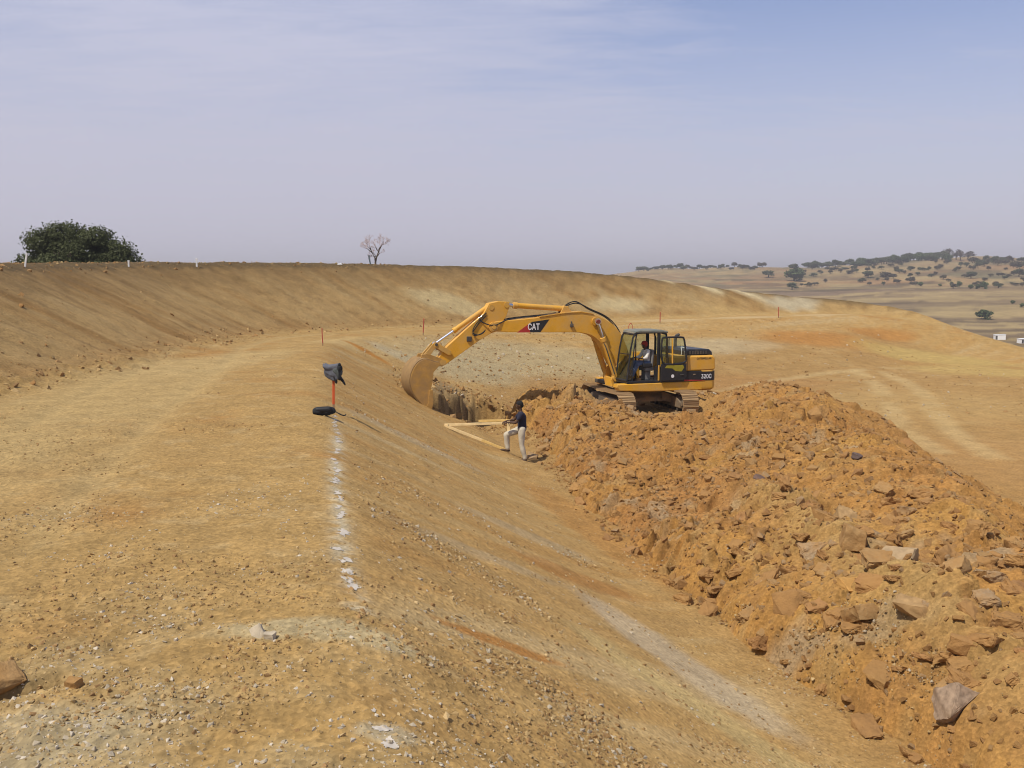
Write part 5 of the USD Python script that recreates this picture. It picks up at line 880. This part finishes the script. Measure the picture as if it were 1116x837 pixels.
ridge_row(865, 1118, 80, (4, 10), (3, 6), ['dry_bush', 'dry_bush', 'round_tree'], 'tiny scrub bush dotted on the hillside below the ridge', 'scrub dotted below the ridge', 950, 1300, 'bush')

def bushy():
    x, y = -38.6, 88.0; z = float(ground_z([x], [y])[0]); t = thing('bushy_tree', 'broad dense dark green tree standing behind the bank at the left', 'tree', (x, y, z - .5))
    t.GetAttribute('xformOp:translate').Set((x + .3, y, z + .1))
    L = lumpy(26, 5.2, 3.4, 1.4, 4.4, .26, 12) + [(-3.0, 0, 4.8, 1.7, 1.6, 1.3), (-1.2, .3, 5.5, 2.0, 1.6, 1.15), (1.4, 0, 5.1, 2.0, 1.6, 1.2), (3.4, 0, 3.8, 1.8, 1.5, 1.35), (-4.2, 0, 2.6, 1.4, 1.3, 1.4), (4.7, 0, 2.4, 1.4, 1.2, 1.5), (0, 0, 3.4, 3.6, 2.2, 1.9), (-2.4, .4, 2.6, 2.4, 2, 1.6), (2.4, .4, 2.6, 2.6, 2, 1.6), (0, .8, 2.2, 3.8, 1.8, 1.4)]
    obj('trunk', [tube(np.array([(0, 0, -.3), (.1, 0, .8), (0, .05, 1.5)]), [.32, .26, .2], 10), limbs((0, 0, 1.2), 3.2, .45, 5, .16, 3, 6)], BARK, t, smooth=40); obj('crown', leaves(L, 90000, .11, 14, .45, .2), LEAF['dark_leaves'], t)
    x, y = -40.6, 84.0; z = float(ground_z([x], [y])[0]); t = thing('bush', 'lower dark green bush against the left side of the broad dense tree', 'bush', (x, y, z - .3)); obj('trunk', [limbs((0, 0, -.1), 1.4, .4, 8, .07, 3, 5)], BARK, t); obj('crown', leaves(lumpy(12, 2.2, 1.8, .6, 1.6, .42, 15), 6000, .15, 16), LEAF['dark_leaves'], t)
    x, y = -45.5, 81.0
    for i in range(4):
        xx = -42.0 + i * 0.95 + .3 * math.sin(i * 3); z = float(ground_z([xx], [y])[0]); t = thing('low_bush', 'low dark bush in the hedge at the left edge above the bank', 'bush', (xx, y + i % 2, z - .1), i * 1.0, 'low hedge bushes at the left edge'); obj('crown', leaves(lumpy(6, 1.0, .9, .3, .8, .5, 30 + i), 1500, .13, 30 + i), LEAF['dark_leaves'], t); obj('stem', [limbs((0, 0, -.1), .8, .4, 9 + i, .03, 2, 4)], BARK, t)
bushy()
TWIG = mat('pale_pink_twigs', (.52, .40, .36), rough=.9, var=.15, scale=6)
def bare():
    x, y = -13.9, 101.0; z = 2.2; g = np.random.default_rng(3); t = thing('bare_tree', 'leafless forked tree with pale pinkish twigs on the skyline', 'tree', (x, y, float(ground_z([x], [y])[0]))); b = 0.0
    gz = float(ground_z([x], [y])[0]); e = 2.75 - gz                         # the crest hides the lowest part
    obj('trunk', [tube(np.array([(.18, 0, -.2), (.12, 0, e * .6), (.08, 0, e + .75)]), [.16, .13, .10], 9)], BARK, t, smooth=40)
    f0 = np.array([.08, 0, e + .7]); lim, tw = [], []
    def grow(p, d, L, r, k):
        q = p + d * L; m = (p + q) / 2 + g.normal(0, .06 * L, 3); (lim if k < 3 else tw).append(tube(np.array([p, m, q]), [r, r * .85, r * .7], 6 if k < 3 else 3))
        if k < 7:
            for _ in range(3 if k < 3 else (2 + (g.uniform() < .45))):
                e = d * .6 + .5 * g.normal(0, 1, 3) + [0, 0, .22]; e /= np.linalg.norm(e); grow(q, e, L * g.uniform(.52, .74), max(r * .62, .0075), k + 1)
    grow(f0, np.array([-.30, .0, 1.0]), 1.0, .075, 1); grow(f0, np.array([.30, .1, 1.0]), 1.1, .085, 1); grow(f0 + [0, 0, -.05], np.array([.1, .5, .8]), .8, .06, 1)
    obj('limb', lim, BARK, t); obj('twigs', tw, TWIG, t)
bare()

# ------------------------------------------------------------------ small things along the crest of the bank
WP = mat('white_painted_post', (.72, .71, .67), rough=.7, var=.1, scale=10); BP = mat('blue_grey_stump', (.13, .155, .165), rough=.8, var=.2, scale=10)
def post(name, x, y, h, w, lean, label, m, cat='post', cap=True):
    z = float(surface_z(x, y, True)[0]); t = thing(name, label, cat, (x, y, z), .2); obj('shaft', board((0, 0, -.1), (lean * h, 0, h), w, w * .8, (0, 1, 0)), m, t)
    obj('top', bx(lean * h - w * .62, lean * h + w * .62, -w * .5, w * .5, h - .01, h + .035, .008), m, t)
post('white_post', -15.25, 31.2, .40, .06, .22, 'leaning white post on the bank crest in front of the dark bush at left', WP)
post('white_post', -15.9, 41.4, .22, .07, 0, 'short whitish post on the bank crest below the right side of the broad tree', WP)
post('white_post', -14.75, 46.7, .34, .09, 0, 'white post alone on the bank crest right of the broad tree', WP)
post('grey_post', -8.55, 60.4, .50, .11, -.22, 'leaning blue-grey stump on the skyline left of the leafless tree', BP)
def stone(x, y, s, seed, m, label, cat='stone', sink=.45, flat=.7, n=22, rz=None, tilt=.3): place_rock(x, y, s, seed, m, None, 'boulder' if s > .3 else 'stone', sink, flat, n, True, tilt, rug=.55, label=label, cat=cat)
stone(-9.95, 57.6, .26, 41, WP, 'white block of stone on the bank crest left of the leafless tree', flat=.7)
# ------------------------------------------------------------------ boulders that stand out
stone(4.75, 10.15, .46, 101, mat('pale_pinkish_boulder', (.34, .245, .165), rough=.92, var=.35, scale=12, dust=.5, dustcol=(.30, .182, .073), spec=.15, bump=.02), 'big pale pinkish-grey boulder at the bottom right corner of the rubble', 'boulder', .5, .85)
stone(3.82, 13.2, .52, 102, ROCKM['brown_rock'], 'upright brown slab with a shaded edge near the foot of the rubble', 'boulder', .48, .6, tilt=.5)
stone(4.35, 11.3, .44, 147, ROCKM['ochre_rock'], 'flat ochre slab left of the big pale boulder, leaning on the rubble foot', 'boulder', .55, .38, n=30, tilt=.2)
stone(4.51, 12.25, .50, 134, ROCKM['tan_rock'], 'long tan slab lying aslant at the foot of the rubble', 'boulder', .5, .42, tilt=.45)
stone(4.90, 11.75, .48, 135, mat('pale_clay_block', (.37, .235, .105), rough=.92, var=.25, scale=9, spec=.12, bump=.02), 'blocky pale clay lump above the flat ochre slab', 'boulder', .45, .7)
stone(5.35, 13.4, .50, 136, mat('grey_clay_block', (.38, .27, .15), rough=.92, var=.2, scale=9, spec=.12, bump=.02), 'upright greyish clay lump with a dark crack on the pale ridge', 'boulder', .4, .9)
stone(5.1, 10.75, .36, 137, ROCKM['brown_rock'], 'brown slab tucked behind the big pale boulder', 'boulder', .45, .6)
stone(4.60, 13.0, .34, 138, mat('orange_slab', (.48, .27, .085), rough=.92, var=.18, scale=9, spec=.12), 'bright orange slab low on the rubble foot', 'boulder', .5, .5)
stone(5.7, 12.4, .40, 139, ROCKM['tan_rock'], 'rough tan block near the right edge, above the boulders', 'boulder', .5, .6)
stone(5.45, 15.9, .46, 140, UsdShade.Material.Get(stage, '/World/Looks/pale_clay_block'), 'pale clay block midway along the pale ridge', 'boulder', .5, .7)
stone(5.15, 14.6, .55, 104, ROCKM['tan_rock'], 'large tan block on the pale ridge across the rubble', 'boulder', .4, .75)
stone(5.0, 32.9, .62, 105, mat('orange_ochre_block', (.46, .255, .075), rough=.92, var=.15, scale=5, spec=.15, bump=.02), 'orange-ochre block stood on end just below the right track', 'boulder', .12, 1.25, tilt=.1)
stone(7.35, 20.7, .36, 106, mat('dark_purple_stone', (.11, .075, .062), rough=.9, var=.25, scale=6), 'dark purplish stone lying on top of the heap', 'boulder', .35, .4)
stone(7.05, 21.6, .32, 107, mat('bright_ochre_stone', (.50, .315, .105), rough=.9, var=.12, scale=6), 'bright ochre slab beside the dark purplish stone on the heap', 'boulder', .35, .5)
stone(4.95, 19.6, .26, 108, mat('dark_brown_stone', (.16, .10, .075), rough=.9, var=.2, scale=6), 'dark brown angular stone low in the middle of the heap', 'stone', .35, .6)
stone(8.3, 26.9, .50, 109, ROCKM['ochre_rock'], 'squared ochre block near the skyline of the heap', 'boulder', .35, .8)
stone(.95, 30.1, .62, 110, ROCKM['tan_rock'], 'flat tan slab jutting from the rubble wall behind the standing man', 'boulder', .2, .4)
stone(.62, 29.3, .34, 111, ROCKM['grey_rock'], 'pale grey stone on the trench floor behind the standing man', 'stone', .25, .8)
stone(4.5, 33.35, .55, 112, ROCKM['tan_rock'], 'low rounded tan rock between the excavator tracks', 'boulder', .4, .5)
stone(-2.80, 5.22, .24, 113, ROCKM['tan_rock'], 'tan slab casting a dark shadow at the lower left edge of the road', 'boulder', .30, .45, tilt=.25)
stone(-2.36, 5.12, .10, 114, ROCKM['ochre_rock'], 'rough ochre clod in front of the tan slab at lower left', 'clod', .3, .7)
stone(-1.55, 5.85, .11, 125, PALE, 'pale fist-sized stone in the gravel of the near road', 'stone', .4, .6, n=34); stone(-1.47, 5.80, .075, 126, PALE, 'smaller pale stone touching the fist-sized one', 'stone', .3, .8)
# ------------------------------------------------------------------ two white sheds far down in the valley
def shed(x, y, w, d, h, rz, label):
    z = float(ground_z([x], [y])[0]); t = thing('white_shed', label, 'shed', (x, y, z), rz); W = mat('white_wall', (.78, .77, .74), rough=.8, var=.05) if not UsdShade.Material.Get(stage, '/World/Looks/white_wall') else UsdShade.Material.Get(stage, '/World/Looks/white_wall')
    obj('wall', bx(-w / 2, w / 2, -d / 2, d / 2, -.4, h, .03), W, t); obj('roof', prism([(-w / 2 - .15, h + .02), (w / 2 + .15, h + .22), (w / 2 + .15, h + .30), (-w / 2 - .15, h + .10)], -d / 2 - .15, d / 2 + .15, .01), W, t); obj('doorway', bx(-w / 2 + .3, -w / 2 + 1.1, -d / 2 - .02, -d / 2 + .02, 0, h * .8), DARKM, t)
shed(207.0, 420.4, 4.3, 3.0, 2.0, -.25, 'small white shed below the lone round tree in the valley'); shed(208.6, 403.5, 4.0, 3.0, 1.7, .1, 'white shed cut by the right edge of the picture')

# ------------------------------------------------------------------ dry haze between here and the hills
hz = trimesh.creation.box([19000, 19000, 270]); hz.apply_translation([0, 0, 270 / 2 - 190])
hm = usdkit.material(stage, '/World/Looks/dry_haze', {'v': ('principled_volume', {'color': (.90, .87, .85), 'density': HAZE, 'anisotropy': 0.2})}, [], volume='v.volume')
obj('haze', hz, hm, kind='stuff', label='thin dry haze lying over the whole valley')
